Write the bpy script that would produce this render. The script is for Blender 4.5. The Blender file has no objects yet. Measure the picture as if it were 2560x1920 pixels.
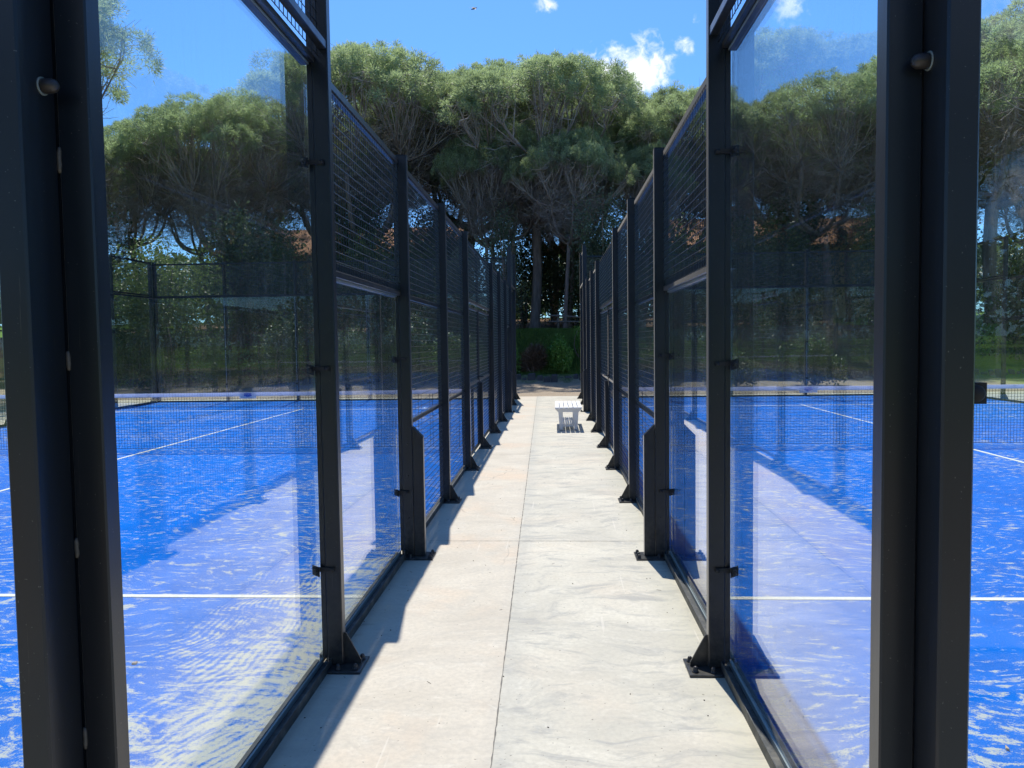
import bpy, math, random
import numpy as np
from mathutils import Vector, Matrix

R = math.radians
scene = bpy.context.scene
COL = scene.collection

# ------------------------------------------------------------------ camera
YAW, PITCH, ROLL = 0.0549, -0.0545, -0.0140
fw = Vector((-math.sin(YAW) * math.cos(PITCH), math.cos(YAW) * math.cos(PITCH), math.sin(PITCH)))
r0 = Vector((math.cos(YAW), math.sin(YAW), 0))
u0 = r0.cross(fw)
rt = math.cos(ROLL) * r0 + math.sin(ROLL) * u0
up = -math.sin(ROLL) * r0 + math.cos(ROLL) * u0
cd = bpy.data.cameras.new("camera")
cam = bpy.data.objects.new("camera", cd)
COL.objects.link(cam)
cd.sensor_fit = 'HORIZONTAL'
cd.sensor_width = 36.0
cd.lens = 36.0 * 1969.0 / 2560.0
cd.clip_start = 0.05
cd.clip_end = 2000.0
m = Matrix.Identity(4)
for i in range(3):
    m[i][0], m[i][1], m[i][2] = rt[i], up[i], -fw[i]
m[0][3], m[1][3], m[2][3] = 0.0, -1.8754, 1.6221
cam.matrix_world = m
scene.camera = cam

# ------------------------------------------------------------------ light
SUN_DIR = Vector((-0.071, 0.564, 1.0)).normalized()
SUN_EL = math.asin(SUN_DIR.z)
SUN_AZ = math.atan2(SUN_DIR.x, SUN_DIR.y)
sd = bpy.data.lights.new("sun", 'SUN')
sd.energy = 4.3
sd.angle = R(0.53)
sd.color = (1.0, 0.955, 0.87)
sun = bpy.data.objects.new("sun", sd)
COL.objects.link(sun)
sun.rotation_euler = (-SUN_DIR).to_track_quat('-Z', 'Y').to_euler()
sun.location = (-3, 22, 40)

scene.view_settings.view_transform = 'Standard'
scene.view_settings.look = 'None'
scene.view_settings.exposure = 0.36
scene.view_settings.gamma = 1.0
scene.view_settings.use_curve_mapping = False
scene.render.engine = 'CYCLES'
scene.cycles.max_bounces = 10
scene.cycles.transparent_max_bounces = 40
scene.cycles.diffuse_bounces = 5
scene.cycles.glossy_bounces = 4
scene.cycles.use_denoising = True
scene.cycles.caustics_reflective = False
scene.cycles.sample_clamp_indirect = 6.0

world = bpy.data.worlds.new("World")
scene.world = world
world.use_nodes = True
wt = world.node_tree
wt.nodes.clear()


class NT:
    """tiny node helper"""
    def __init__(s, nt):
        s.nt = nt

    def n(s, t, **kw):
        nd = s.nt.nodes.new(t)
        for k, v in kw.items():
            setattr(nd, k, v)
        return nd

    def link(s, a, b):
        s.nt.links.new(a, b)

    def val(s, sock, v):
        if hasattr(v, 'is_output'):
            s.link(v, sock)
        else:
            sock.default_value = v

    def math(s, op, a, b=0.0, c=None, clamp=False):
        nd = s.n('ShaderNodeMath', operation=op)
        nd.use_clamp = clamp
        s.val(nd.inputs[0], a)
        s.val(nd.inputs[1], b)
        if c is not None:
            s.val(nd.inputs[2], c)
        return nd.outputs[0]

    def vmath(s, op, a, b):
        nd = s.n('ShaderNodeVectorMath', operation=op)
        s.val(nd.inputs[0], a)
        s.val(nd.inputs[1], b)
        return nd.outputs['Value'] if op in ('DOT_PRODUCT', 'DISTANCE', 'LENGTH') else nd.outputs[0]

    def noise(s, vec, scale, detail=4, rough=0.55, dist=0.0):
        nd = s.n('ShaderNodeTexNoise')
        if vec is not None:
            s.link(vec, nd.inputs['Vector'])
        nd.inputs['Scale'].default_value = scale
        nd.inputs['Detail'].default_value = detail
        nd.inputs['Roughness'].default_value = rough
        nd.inputs['Distortion'].default_value = dist
        return nd.outputs['Fac']

    def mapr(s, v, a, b, c=0.0, d=1.0, smooth=False):
        nd = s.n('ShaderNodeMapRange')
        if smooth:
            nd.interpolation_type = 'SMOOTHSTEP'
        s.val(nd.inputs[0], v)
        for i, q in enumerate((a, b, c, d)):
            s.val(nd.inputs[i + 1], q)
        return nd.outputs[0]

    def mix(s, f, a, b, blend='MIX'):
        nd = s.n('ShaderNodeMix', data_type='RGBA', blend_type=blend)
        s.val(nd.inputs[0], f)
        s.val(nd.inputs[6], a if hasattr(a, 'is_output') else (*a, 1))
        s.val(nd.inputs[7], b if hasattr(b, 'is_output') else (*b, 1))
        return nd.outputs[2]

    def mapping(s, vec, scale=(1, 1, 1), rot=(0, 0, 0), loc=(0, 0, 0)):
        nd = s.n('ShaderNodeMapping')
        s.link(vec, nd.inputs[0])
        nd.inputs['Location'].default_value = loc
        nd.inputs['Rotation'].default_value = rot
        nd.inputs['Scale'].default_value = scale
        return nd.outputs[0]

    def sep(s, vec):
        nd = s.n('ShaderNodeSeparateXYZ')
        s.link(vec, nd.inputs[0])
        return nd.outputs


def build_world():
    h = NT(wt)
    out = h.n('ShaderNodeOutputWorld')
    bg = h.n('ShaderNodeBackground')
    bg.inputs['Strength'].default_value = 0.116
    sky = h.n('ShaderNodeTexSky', sky_type='NISHITA')
    sky.sun_disc = False
    sky.sun_elevation = SUN_EL
    sky.sun_rotation = SUN_AZ
    sky.altitude = 20
    sky.air_density = 1.0
    sky.dust_density = 0.6
    sky.ozone_density = 2.2
    tint = h.mix(1.0, sky.outputs[0], (0.455, 0.83, 1.32), 'MULTIPLY')
    # small fair-weather clouds, each at its own direction in the sky
    g = h.n('ShaderNodeTexCoord').outputs['Generated']
    n1 = h.noise(g, 70.0, 7, 0.58, 0.4)
    n2 = h.noise(g, 26.0, 4, 0.5, 0.3)
    nn = h.math('ADD', h.math('MULTIPLY', n1, 0.65), h.math('MULTIPLY', n2, 0.35))
    blobs = [((0.101, 0.9445, 0.3120), 0.034, 1.0), ((0.120, 0.942, 0.3130), 0.028, 1.0), ((0.075, 0.9476, 0.3090), 0.034, 0.9),
             ((0.050, 0.9440, 0.3270), 0.022, 0.62), ((0.149, 0.9307, 0.334), 0.016, 0.52), ((-0.0057, 0.9227, 0.386), 0.012, 0.8),
             ((0.2576, 0.895, 0.3642), 0.022, 0.75), ((0.085, 0.9430, 0.3210), 0.022, 0.72), ((0.163, 0.919, 0.358), 0.009, 0.6),
             ((-0.35, -0.86, 0.36), 0.30, 0.7), ((0.45, -0.80, 0.30), 0.22, 0.75), ((0.9, 0.1, 0.42), 0.2, 0.7)]
    tot = None
    for c, r, a in blobs:
        d = h.vmath('DISTANCE', g, Vector(c).normalized())
        mk = h.mapr(d, 0.0, r * 1.9, a, 0.0, smooth=True)
        tot = mk if tot is None else h.math('MAXIMUM', tot, mk)
    cl = h.math('ADD', tot, h.math('MULTIPLY', h.math('SUBTRACT', nn, 0.5), 2.3))
    fac = h.mapr(cl, 0.33, 1.05, 0.0, 0.97, smooth=True)
    fac = h.math('MULTIPLY', fac, h.mapr(tot, 0.0, 0.15, 0.0, 1.0))
    col = h.mix(fac, tint, (9.0, 9.2, 9.6))
    h.link(col, bg.inputs['Color'])
    h.link(bg.outputs[0], out.inputs['Surface'])


build_world()

# ------------------------------------------------------------------ materials
def mat(name, fn):
    mt = bpy.data.materials.new(name)
    mt.use_nodes = True
    mt.node_tree.nodes.clear()
    h = NT(mt.node_tree)
    o = h.n('ShaderNodeOutputMaterial')
    pos = h.n('ShaderNodeNewGeometry').outputs['Position']
    sh = fn(h, pos)
    h.link(sh, o.inputs['Surface'])
    return mt


def princ(h, col, rough=0.5, metal=0.0, spec=0.5, normal=None, coat=0.0):
    p = h.n('ShaderNodeBsdfPrincipled')
    h.val(p.inputs['Base Color'], col if hasattr(col, 'is_output') else (*col, 1))
    h.val(p.inputs['Roughness'], rough)
    h.val(p.inputs['Metallic'], metal)
    h.val(p.inputs['Specular IOR Level'], spec)
    if coat:
        p.inputs['Coat Weight'].default_value = coat
        p.inputs['Coat Roughness'].default_value = 0.22
        p.inputs['Coat IOR'].default_value = 1.5
        p.inputs['Sheen Weight'].default_value = 0.20
        p.inputs['Sheen Roughness'].default_value = 0.28
        p.inputs['Sheen Tint'].default_value = (0.75, 0.72, 0.68, 1)
    if normal is not None:
        h.link(normal, p.inputs['Normal'])
    return p.outputs[0]


def bump(h, height, strength=0.3, dist=0.01):
    b = h.n('ShaderNodeBump')
    b.inputs['Strength'].default_value = strength
    b.inputs['Distance'].default_value = dist
    h.link(height, b.inputs['Height'])
    return b.outputs[0]


def m_paint(h, pos):
    big = h.noise(h.mapping(pos, (6, 6, 0.7)), 2.0, 5, 0.6)
    fine = h.noise(pos, 420.0, 2, 0.5)
    scuff = h.mapr(h.noise(h.mapping(pos, (55, 55, 1.3)), 1.6, 6, 0.7), 0.66, 0.72, 0.0, 1.0)
    speck = h.mapr(h.noise(pos, 160.0, 1, 0.4), 0.76, 0.80, 0.0, 0.35)
    col = h.mix(big, (0.0032, 0.0062, 0.0105), (0.0075, 0.0110, 0.016))
    col = h.mix(h.math('MULTIPLY', scuff, 0.55), col, (0.10, 0.09, 0.075))
    col = h.mix(speck, col, (0.22, 0.21, 0.19))
    zz = h.sep(pos)[2]
    dst = h.math('MULTIPLY', h.mapr(zz, 0.0, 0.45, 0.42, 0.0), h.mapr(h.noise(pos, 26.0, 5, 0.65), 0.35, 0.65, 0.1, 1.0))
    col = h.mix(dst, col, (0.13, 0.118, 0.095))
    rg = h.mapr(big, 0.3, 0.7, 0.30, 0.46)
    return princ(h, col, rg, 0.0, 0.38, bump(h, fine, 0.10, 0.002), coat=0.30)


def m_worn(h, pos):
    n = h.noise(pos, 60.0, 5, 0.6)
    return princ(h, h.mix(n, (0.05, 0.047, 0.042), (0.16, 0.145, 0.12)), 0.6, 0.3, 0.4)


def m_bolt(h, pos):
    n = h.noise(pos, 90.0, 4, 0.6)
    return princ(h, h.mix(n, (0.018, 0.018, 0.020), (0.06, 0.052, 0.045)), 0.38, 0.25, 0.5)


def m_channel(h, pos):
    n = h.noise(h.mapping(pos, (1, 0.15, 1)), 60.0, 6, 0.7)
    d = h.mapr(h.noise(pos, 9.0, 6, 0.65), 0.48, 0.68, 0.0, 0.75)
    col = h.mix(n, (0.020, 0.024, 0.026), (0.055, 0.060, 0.058))
    col = h.mix(d, col, (0.17, 0.165, 0.14))
    return princ(h, col, 0.55, 0.0, 0.4)


def m_gasket(h, pos):
    return princ(h, (0.22, 0.26, 0.25), 0.35, 0.0, 0.5)


def glass_shader(h, pos, dust_amt, streak_scale, tint, lo=0.0):
    geo = h.n('ShaderNodeNewGeometry')
    dt = h.math('ABSOLUTE', h.vmath('DOT_PRODUCT', geo.outputs['Incoming'], geo.outputs['Normal']))
    k = h.math('POWER', h.math('SUBTRACT', 1.0, dt, clamp=True), 5.0)
    fr = h.math('ADD', h.math('MULTIPLY', k, 1.32), 0.039, clamp=True)
    tr = h.n('ShaderNodeBsdfTransparent')
    tr.inputs[0].default_value = (*tint, 1)
    gl = h.n('ShaderNodeBsdfGlossy')
    gl.inputs['Color'].default_value = (1, 1, 1, 1)
    gl.inputs['Roughness'].default_value = 0.0
    mx = h.n('ShaderNodeMixShader')
    h.link(fr, mx.inputs[0])
    h.link(tr.outputs[0], mx.inputs[1])
    h.link(gl.outputs[0], mx.inputs[2])
    # rain streaks and dust stuck to the pane
    s1 = h.noise(h.mapping(pos, (streak_scale, streak_scale, 2.2)), 1.0, 6, 0.72)
    s2 = h.noise(h.mapping(pos, (streak_scale * 3.1, streak_scale * 3.1, 9.0)), 1.0, 4, 0.7)
    big = h.noise(pos, 1.3, 3, 0.5)
    st = h.mapr(h.math('ADD', h.math('MULTIPLY', s1, 0.6), h.math('MULTIPLY', s2, 0.4)), 0.50, 0.68, 0.0, 1.0)
    sp = h.mapr(h.noise(pos, 75.0, 3, 0.6), 0.66, 0.74, 0.0, 1.0)
    am = h.math('ADD', h.math('MULTIPLY', st, dust_amt), h.math('MULTIPLY', sp, dust_amt * 1.2))
    vo = h.n('ShaderNodeTexVoronoi', feature='F1')
    h.link(h.mapping(pos, (1, 1, 1), loc=(3.1, 1.7, 0.4)), vo.inputs['Vector'])
    vo.inputs['Scale'].default_value = 1.9
    ball = h.math('MULTIPLY', h.mapr(vo.outputs['Distance'], 0.055, 0.10, 1.0, 0.0, smooth=True), h.mapr(h.noise(pos, 40.0, 3, 0.7), 0.42, 0.6, 0.0, 0.09))
    am = h.math('ADD', am, ball)
    am = h.math('ADD', h.math('MULTIPLY', am, h.mapr(big, 0.35, 0.65, 0.35, 1.2)), lo, clamp=True)
    df = h.n('ShaderNodeBsdfDiffuse')
    df.inputs[0].default_value = (0.62, 0.61, 0.56, 1)
    tl = h.n('ShaderNodeBsdfTranslucent')
    tl.inputs[0].default_value = (0.70, 0.68, 0.62, 1)
    dd = h.n('ShaderNodeMixShader')
    dd.inputs[0].default_value = 0.5
    h.link(df.outputs[0], dd.inputs[1])
    h.link(tl.outputs[0], dd.inputs[2])
    m2 = h.n('ShaderNodeMixShader')
    h.link(am, m2.inputs[0])
    h.link(mx.outputs[0], m2.inputs[1])
    h.link(dd.outputs[0], m2.inputs[2])
    return m2.outputs[0]


SEAM = (-0.247, -0.0133)      # the lengthwise joint: x = SEAM[0] + SEAM[1]*y


def m_concrete(h, pos):
    x, y, z = h.sep(pos)
    side = h.mapr(h.math('SUBTRACT', x, h.math('MULTIPLY_ADD', y, SEAM[1], SEAM[0])), -0.004, 0.004, 0.0, 1.0)
    warp = h.n('ShaderNodeTexNoise')
    h.link(pos, warp.inputs['Vector'])
    warp.inputs['Scale'].default_value = 1.1
    warp.inputs['Detail'].default_value = 3
    wv = h.n('ShaderNodeVectorMath', operation='MULTIPLY_ADD')
    h.link(warp.outputs['Color'], wv.inputs[0])
    wv.inputs[1].default_value = (0.55, 0.8, 0)
    h.link(pos, wv.inputs[2])
    big = h.noise(h.mapping(wv.outputs[0], (1.0, 1.5, 1)), 1.2, 7, 0.6, 0.6)
    swirl = h.noise(h.mapping(wv.outputs[0], (1.1, 2.8, 1)), 2.8, 9, 0.70, 0.5)
    fine = h.noise(pos, 38.0, 6, 0.7)
    grit = h.noise(pos, 240.0, 3, 0.6)
    left = h.mix(h.mapr(big, 0.3, 0.7), (0.475, 0.425, 0.340), (0.610, 0.558, 0.458))
    right = h.mix(h.mapr(big, 0.32, 0.68), (0.43, 0.408, 0.338), (0.615, 0.580, 0.478))
    peach = h.mapr(h.noise(pos, 0.9, 4, 0.6), 0.50, 0.66, 0.0, 0.8)
    left = h.mix(peach, left, (0.62, 0.49, 0.355))
    right = h.mix(h.math('MULTIPLY', peach, 0.45), right, (0.60, 0.50, 0.38))
    col = h.mix(side, left, right)
    sw = h.mapr(swirl, 0.50, 0.64, 0.0, 1.0)
    swa = h.mapr(side, 0.0, 1.0, 0.20, 0.70)
    col = h.mix(h.math('MULTIPLY', sw, swa), col, (0.30, 0.30, 0.28))
    sw2 = h.mapr(h.noise(h.mapping(wv.outputs[0], (2.0, 4.0, 1), loc=(5, 3, 0)), 3.0, 9, 0.72, 0.5), 0.55, 0.7, 0.0, 0.4)
    col = h.mix(sw2, col, (0.70, 0.67, 0.58))
    # darker band close to the joint on the right and beside the rails
    jd = h.math('ABSOLUTE', h.math('SUBTRACT', x, h.math('MULTIPLY_ADD', y, SEAM[1], SEAM[0] + 0.035)))
    jn = h.math('MULTIPLY', h.mapr(jd, 0.0, 0.10, 0.30, 0.0), h.mapr(big, 0.35, 0.6, 0.2, 1.0))
    col = h.mix(jn, col, (0.30, 0.31, 0.30))
    ed = h.math('MULTIPLY', h.mapr(h.math('ABSOLUTE', h.math('ADD', x, 0.17)), 0.72, 0.90, 0.0, 0.4), h.mapr(fine, 0.35, 0.65, 0.4, 1.0))
    col = h.mix(ed, col, (0.36, 0.35, 0.23))
    col = h.mix(h.mapr(fine, 0.32, 0.60, 0.34, 0.0), col, (0.30, 0.28, 0.24))
    crn = h.n('ShaderNodeTexVoronoi', feature='DISTANCE_TO_EDGE')
    h.link(wv.outputs[0], crn.inputs['Vector'])
    crn.inputs['Scale'].default_value = 0.55
    crk = h.math('MULTIPLY', h.mapr(crn.outputs['Distance'], 0.0, 0.0035, 1.0, 0.0), h.mapr(h.noise(pos, 0.9, 4, 0.6), 0.50, 0.60, 0.0, 0.45))
    col = h.mix(crk, col, (0.20, 0.18, 0.15))
    lines = h.mapr(h.noise(h.mapping(pos, (34, 0.9, 1), rot=(0, 0, R(6))), 1.0, 2, 0.5), 0.70, 0.74, 0.0, 0.35)
    col = h.mix(lines, col, (0.66, 0.62, 0.54))
    dots = h.mapr(h.noise(pos, 60.0, 1, 0.3), 0.745, 0.77, 0.0, 0.6)
    col = h.mix(dots, col, (0.12, 0.11, 0.09))
    bp = h.math('ADD', h.math('MULTIPLY', grit, 0.4), h.math('MULTIPLY', swirl, 1.2))
    return princ(h, col, h.mapr(big, 0.3, 0.7, 0.62, 0.85), 0.0, 0.35, bump(h, bp, 0.18, 0.004))


def m_turf(h, pos):
    x, y, z = h.sep(pos)
    # wind-blown sand lying in short drifts on the carpet
    wn = h.n('ShaderNodeTexNoise')
    h.link(pos, wn.inputs['Vector'])
    wn.inputs['Scale'].default_value = 0.9
    wv = h.n('ShaderNodeVectorMath', operation='MULTIPLY_ADD')
    h.link(wn.outputs['Color'], wv.inputs[0])
    wv.inputs[1].default_value = (0.8, 0.8, 0)
    h.link(pos, wv.inputs[2])
    s = h.noise(h.mapping(wv.outputs[0], (3.2, 6.6, 1), rot=(0, 0, R(10))), 2.6, 7, 0.70, 0.35)
    reg = h.noise(pos, 0.55, 3, 0.5)
    thr = h.mapr(reg, 0.3, 0.7, 0.585, 0.500)
    near = h.mapr(y, -0.2, 2.2, 0.075, 0.0)
    thr = h.math('SUBTRACT', thr, near)
    fib = h.noise(h.mapping(pos, (240, 160, 1)), 1.0, 2, 0.6)
    fib2 = h.noise(h.mapping(pos, (95, 70, 1)), 1.0, 3, 0.75)
    fv = h.math('ADD', h.math('MULTIPLY', h.math('SUBTRACT', fib, 0.5), 0.16), h.math('MULTIPLY', h.math('SUBTRACT', fib2, 0.5), 0.30))
    sv = h.math('ADD', h.math('SUBTRACT', s, thr), fv)
    f1 = h.mapr(sv, 0.0, 0.10, 0.0, 0.78)
    # raked ripples of sand swept up against the glass sides (left court: x -3.4..-1.2, right: x .9..2)
    wav = h.n('ShaderNodeTexWave', wave_type='BANDS', bands_direction='X')
    h.link(h.mapping(wv.outputs[0], (1.0, 0.55, 1), rot=(0, 0, R(13))), wav.inputs['Vector'])
    wav.inputs['Scale'].default_value = 7.6
    wav.inputs['Distortion'].default_value = 1.6
    wav.inputs['Detail'].default_value = 3.0
    wav.inputs['Detail Scale'].default_value = 1.2
    wl = h.math('MULTIPLY', h.mapr(x, -2.9, -1.25, 0.0, 1.0), h.mapr(x, -1.15, -1.14, 1.0, 0.0))
    wl = h.math('MULTIPLY', wl, h.mapr(y, 2.6, 7.0, 1.0, 0.25))
    wr = h.math('MULTIPLY', h.mapr(x, 1.25, 0.90, 0.0, 0.30), h.mapr(x, 0.80, 0.81, 0.0, 1.0))
    rg = h.math('MAXIMUM', wl, wr)
    rv = h.math('ADD', h.math('MULTIPLY', wav.outputs['Fac'], h.mapr(h.noise(pos, 3.2, 4, 0.6), 0.38, 0.62, 0.02, 0.36)), h.math('ADD', h.math('MULTIPLY', rg, 0.92), h.math('MULTIPLY', fv, 2.6)))
    rv = h.math('ADD', rv, h.math('MULTIPLY', h.math('SUBTRACT', s, 0.5), 2.2))
    f2 = h.math('MULTIPLY', h.mapr(rv, 0.60, 1.02, 0.0, 0.88), h.mapr(rg, 0.0, 0.25, 0.0, 1.0))
    f = h.math('MAXIMUM', f1, f2)
    lite = h.mapr(h.noise(pos, 2.3, 4, 0.6), 0.35, 0.65, 0.0, 1.0)
    blue = h.mix(lite, (0.0001, 0.132, 0.55), (0.0002, 0.165, 0.66))
    blue = h.mix(h.mapr(fib, 0.35, 0.65, 0.30, 0.0), blue, (0.0002, 0.06, 0.36))
    col = h.mix(f, blue, h.mix(fib2, (0.46, 0.46, 0.38), (0.66, 0.64, 0.47)))
    return princ(h, col, 0.9, 0.0, 0.05, bump(h, fib, 0.5, 0.006))


def m_line(h, pos):
    n = h.noise(h.mapping(pos, (60, 60, 1)), 1.0, 3, 0.7)
    return princ(h, h.mix(h.mapr(n, 0.3, 0.7), (0.62, 0.60, 0.50), (0.80, 0.79, 0.72)), 0.85, 0.0, 0.15)


def m_ground(h, pos):
    x, y, z = h.sep(pos)
    n1 = h.noise(pos, 0.35, 6, 0.6)
    n2 = h.noise(pos, 3.5, 6, 0.65)
    n3 = h.noise(pos, 22.0, 4, 0.7)
    dirt = h.mix(n2, (0.30, 0.235, 0.165), (0.44, 0.37, 0.28))
    dirt = h.mix(h.mapr(n3, 0.5, 0.7, 0.0, 0.5), dirt, (0.16, 0.10, 0.065))
    needle = h.mix(n2, (0.10, 0.062, 0.038), (0.22, 0.14, 0.09))
    grass = h.mix(n3, (0.04, 0.075, 0.02), (0.10, 0.15, 0.04))
    grass = h.mix(h.mapr(n1, 0.55, 0.75, 0.0, 0.5), grass, (0.16, 0.15, 0.06))
    lawn = h.mix(n2, (0.10, 0.19, 0.025), (0.17, 0.28, 0.045))
    back = h.math('ADD', y, h.math('MULTIPLY', h.math('SUBTRACT', n2, 0.5), 1.6))
    # path strip, then the grass bank, then needle litter under the pines
    bank = h.mix(h.mapr(h.math('ABSOLUTE', h.math('SUBTRACT', x, 0.3)), 3.0, 5.0), grass, h.mix(h.mapr(n1, 0.45, 0.6), needle, h.mix(0.5, needle, grass)))
    c = h.mix(h.mapr(back, 26.2, 26.7), dirt, bank)
    pat = h.math('MULTIPLY', h.mapr(back, 28.9, 29.6), h.mapr(n1, 0.32, 0.5, 0.35, 1.0))
    c = h.mix(pat, c, needle)
    c = h.mix(h.mapr(h.math('MAXIMUM', x, h.math('SUBTRACT', -12.0, x)), 14.0, 15.5), c, lawn)
    c = h.mix(h.math('MULTIPLY', h.mapr(y, 52.0, 54.0), h.mapr(n1, 0.4, 0.5)), c, lawn)
    # open lawn behind the camera
    c = h.mix(h.mapr(y, -13.0, -14.0), c, lawn)
    return princ(h, c, 0.95, 0.0, 0.1, bump(h, h.math('ADD', n3, h.math('MULTIPLY', n2, 2.0)), 0.6, 0.05))


def m_bark(h, pos):
    n = h.noise(h.mapping(pos, (9, 9, 1.6)), 1.0, 6, 0.7)
    return princ(h, h.mix(h.mapr(n, 0.3, 0.7), (0.16, 0.12, 0.10), (0.42, 0.32, 0.26)), 0.95, 0.0, 0.1, bump(h, n, 0.8, 0.05))


def m_twig(h, pos):
    n = h.noise(pos, 1.5, 4, 0.7)
    return princ(h, h.mix(h.mapr(n, 0.3, 0.7), (0.28, 0.225, 0.19), (0.58, 0.48, 0.41)), 0.9, 0.0, 0.1)


def leaf_mat(lo, hi, tr, ns=0.9):
    def f(h, pos):
        n = h.noise(pos, ns, 3, 0.6)
        n2 = h.noise(pos, 9.0, 2, 0.6)
        c = h.mix(h.mapr(h.math('ADD', h.math('MULTIPLY', n, 0.6), h.math('MULTIPLY', n2, 0.4)), 0.36, 0.64), lo, hi)
        p = princ(h, c, 0.45, 0.0, 0.45)
        t = h.n('ShaderNodeBsdfTranslucent')
        h.link(h.mix(1.0, c, (1.02, 1.20, 0.78), 'MULTIPLY'), t.inputs[0])
        mx = h.n('ShaderNodeMixShader')
        mx.inputs[0].default_value = tr
        h.link(p, mx.inputs[1])
        h.link(t.outputs[0], mx.inputs[2])
        return mx.outputs[0]
    return f


def flat(col, rough=0.5, metal=0.0, spec=0.5, var=0.12, sc=14.0):
    def f(h, pos):
        n = h.noise(pos, sc, 4, 0.6)
        c2 = tuple(v * (1 - var) for v in col)
        c3 = tuple(min(1, v * (1 + var)) for v in col)
        return princ(h, h.mix(n, c2, c3), rough, metal, spec)
    return f


def m_tape(h, pos):
    p = princ(h, (0.84, 0.84, 0.86), 0.6, 0.0, 0.3)
    t = h.n('ShaderNodeBsdfTranslucent')
    t.inputs[0].default_value = (0.82, 0.80, 0.88, 1)
    mx = h.n('ShaderNodeMixShader')
    mx.inputs[0].default_value = 0.5
    h.link(p, mx.inputs[1])
    h.link(t.outputs[0], mx.inputs[2])
    return mx.outputs[0]


def m_tile(h, pos):
    w = h.n('ShaderNodeTexWave', wave_type='BANDS', bands_direction='X')
    h.link(pos, w.inputs['Vector'])
    w.inputs['Scale'].default_value = 1.6
    n = h.noise(pos, 5.0, 4, 0.7)
    return princ(h, h.mix(n, (0.42, 0.20, 0.10), (0.62, 0.36, 0.21)), 0.85, 0.0, 0.2, bump(h, w.outputs['Fac'], 1.0, 0.08))


M = dict(
    wire=mat('galvanised_black_wire', flat((0.012, 0.014, 0.018), 0.28, 0.0, 0.8)),
    wire_lit=mat('sunlit_wire', flat((0.10, 0.105, 0.11), 0.4, 0.0, 0.6)),  # end-fence wire, colour lightened to paint in the sun catching it
    paint=mat("black_powder_coat", m_paint), worn=mat("worn_weld", m_worn), bolt=mat("dark_bolt_steel", m_bolt),
    channel=mat("dusty_channel", m_channel), gasket=mat("rubber_gasket", m_gasket),
    glass=mat("dusty_side_glass", lambda h, p: glass_shader(h, p, 0.050, 18.0, (0.960, 0.985, 0.978), 0.003)),
    glass_end=mat("streaked_end_glass", lambda h, p: glass_shader(h, p, 0.085, 28.0, (0.94, 0.975, 0.968), 0.004)),
    concrete=mat("trowelled_concrete", m_concrete), turf=mat("sandy_blue_turf", m_turf), line=mat("white_turf_line", m_line),
    ground=mat("park_ground", m_ground), bark=mat("pine_bark", m_bark), twig=mat("dry_twigs", m_twig),
    needle=mat("pine_needles", leaf_mat((0.21, 0.24, 0.15), (0.52, 0.55, 0.38), 0.60)),
    olive=mat("grey_green_leaves", leaf_mat((0.075, 0.10, 0.055), (0.21, 0.25, 0.15), 0.28)),
    leaf=mat("bright_green_leaves", leaf_mat((0.09, 0.13, 0.045), (0.22, 0.28, 0.11), 0.35)),
    oak=mat("dark_green_leaves", leaf_mat((0.040, 0.065, 0.022), (0.12, 0.165, 0.060), 0.28)),
    dry=mat("dry_brown_twigs", leaf_mat((0.085, 0.055, 0.032), (0.19, 0.125, 0.075), 0.1)),
    white=mat("white_painted_wood", flat((0.78, 0.78, 0.77), 0.5, var=0.05)),
    rubber=mat("black_rubber", flat((0.012, 0.012, 0.012), 0.7)),
    cord=mat("black_net_cord", flat((0.010, 0.011, 0.013), 0.8, spec=0.2)),
    tape=mat("white_net_tape", m_tape),
    label=mat("blue_print", flat((0.02, 0.10, 0.52), 0.5)),
    stone=mat("dark_kerb_stone", flat((0.085, 0.080, 0.078), 0.95, var=0.5, sc=7.0)),
    wood=mat("weathered_rail_wood", flat((0.17, 0.14, 0.11), 0.85, var=0.3)),
    joint=mat("joint_filler", flat((0.17, 0.16, 0.14), 0.95, var=0.5, sc=40.0)),
    wall=mat("ochre_render", flat((0.62, 0.44, 0.24), 0.9, var=0.08, sc=3.0)), tile=mat("terracotta_tiles", m_tile),
    shutter=mat("window_dark", flat((0.05, 0.06, 0.07), 0.3)),
    scrap=mat("dry_leaf_scrap", flat((0.62, 0.45, 0.30), 0.8)),
    shrub_leaf=mat('glossy_shrub_leaves', leaf_mat((0.13, 0.24, 0.045), (0.28, 0.44, 0.10), 0.5)),
    grass=mat("grass_blades", leaf_mat((0.09, 0.155, 0.03), (0.19, 0.28, 0.06), 0.35)),
    twig_dark=mat('dark_grit', flat((0.07, 0.055, 0.04), 0.9, var=0.4)),
    feather=mat("dark_feathers", flat((0.02, 0.02, 0.022), 0.7)),
)


# ------------------------------------------------------------------ mesh helpers
def tag(o, label=None, cat=None, group=None, kind=None):
    if label: o['label'] = label
    if cat: o['category'] = cat
    if group: o['group'] = group
    if kind: o['kind'] = kind
    return o


def empty(name, loc=(0, 0, 0), rz=0.0):
    o = bpy.data.objects.new(name, None)
    COL.objects.link(o)
    o.location = loc
    o.rotation_euler = (0, 0, rz)
    o.empty_display_size = 0.2
    return o


def link_mesh(name, me, parent=None, loc=(0, 0, 0), rz=0.0):
    o = bpy.data.objects.new(name, me)
    COL.objects.link(o)
    if parent is not None:
        o.parent = parent
    o.location = loc
    o.rotation_euler = (0, 0, rz)
    return o


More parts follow.
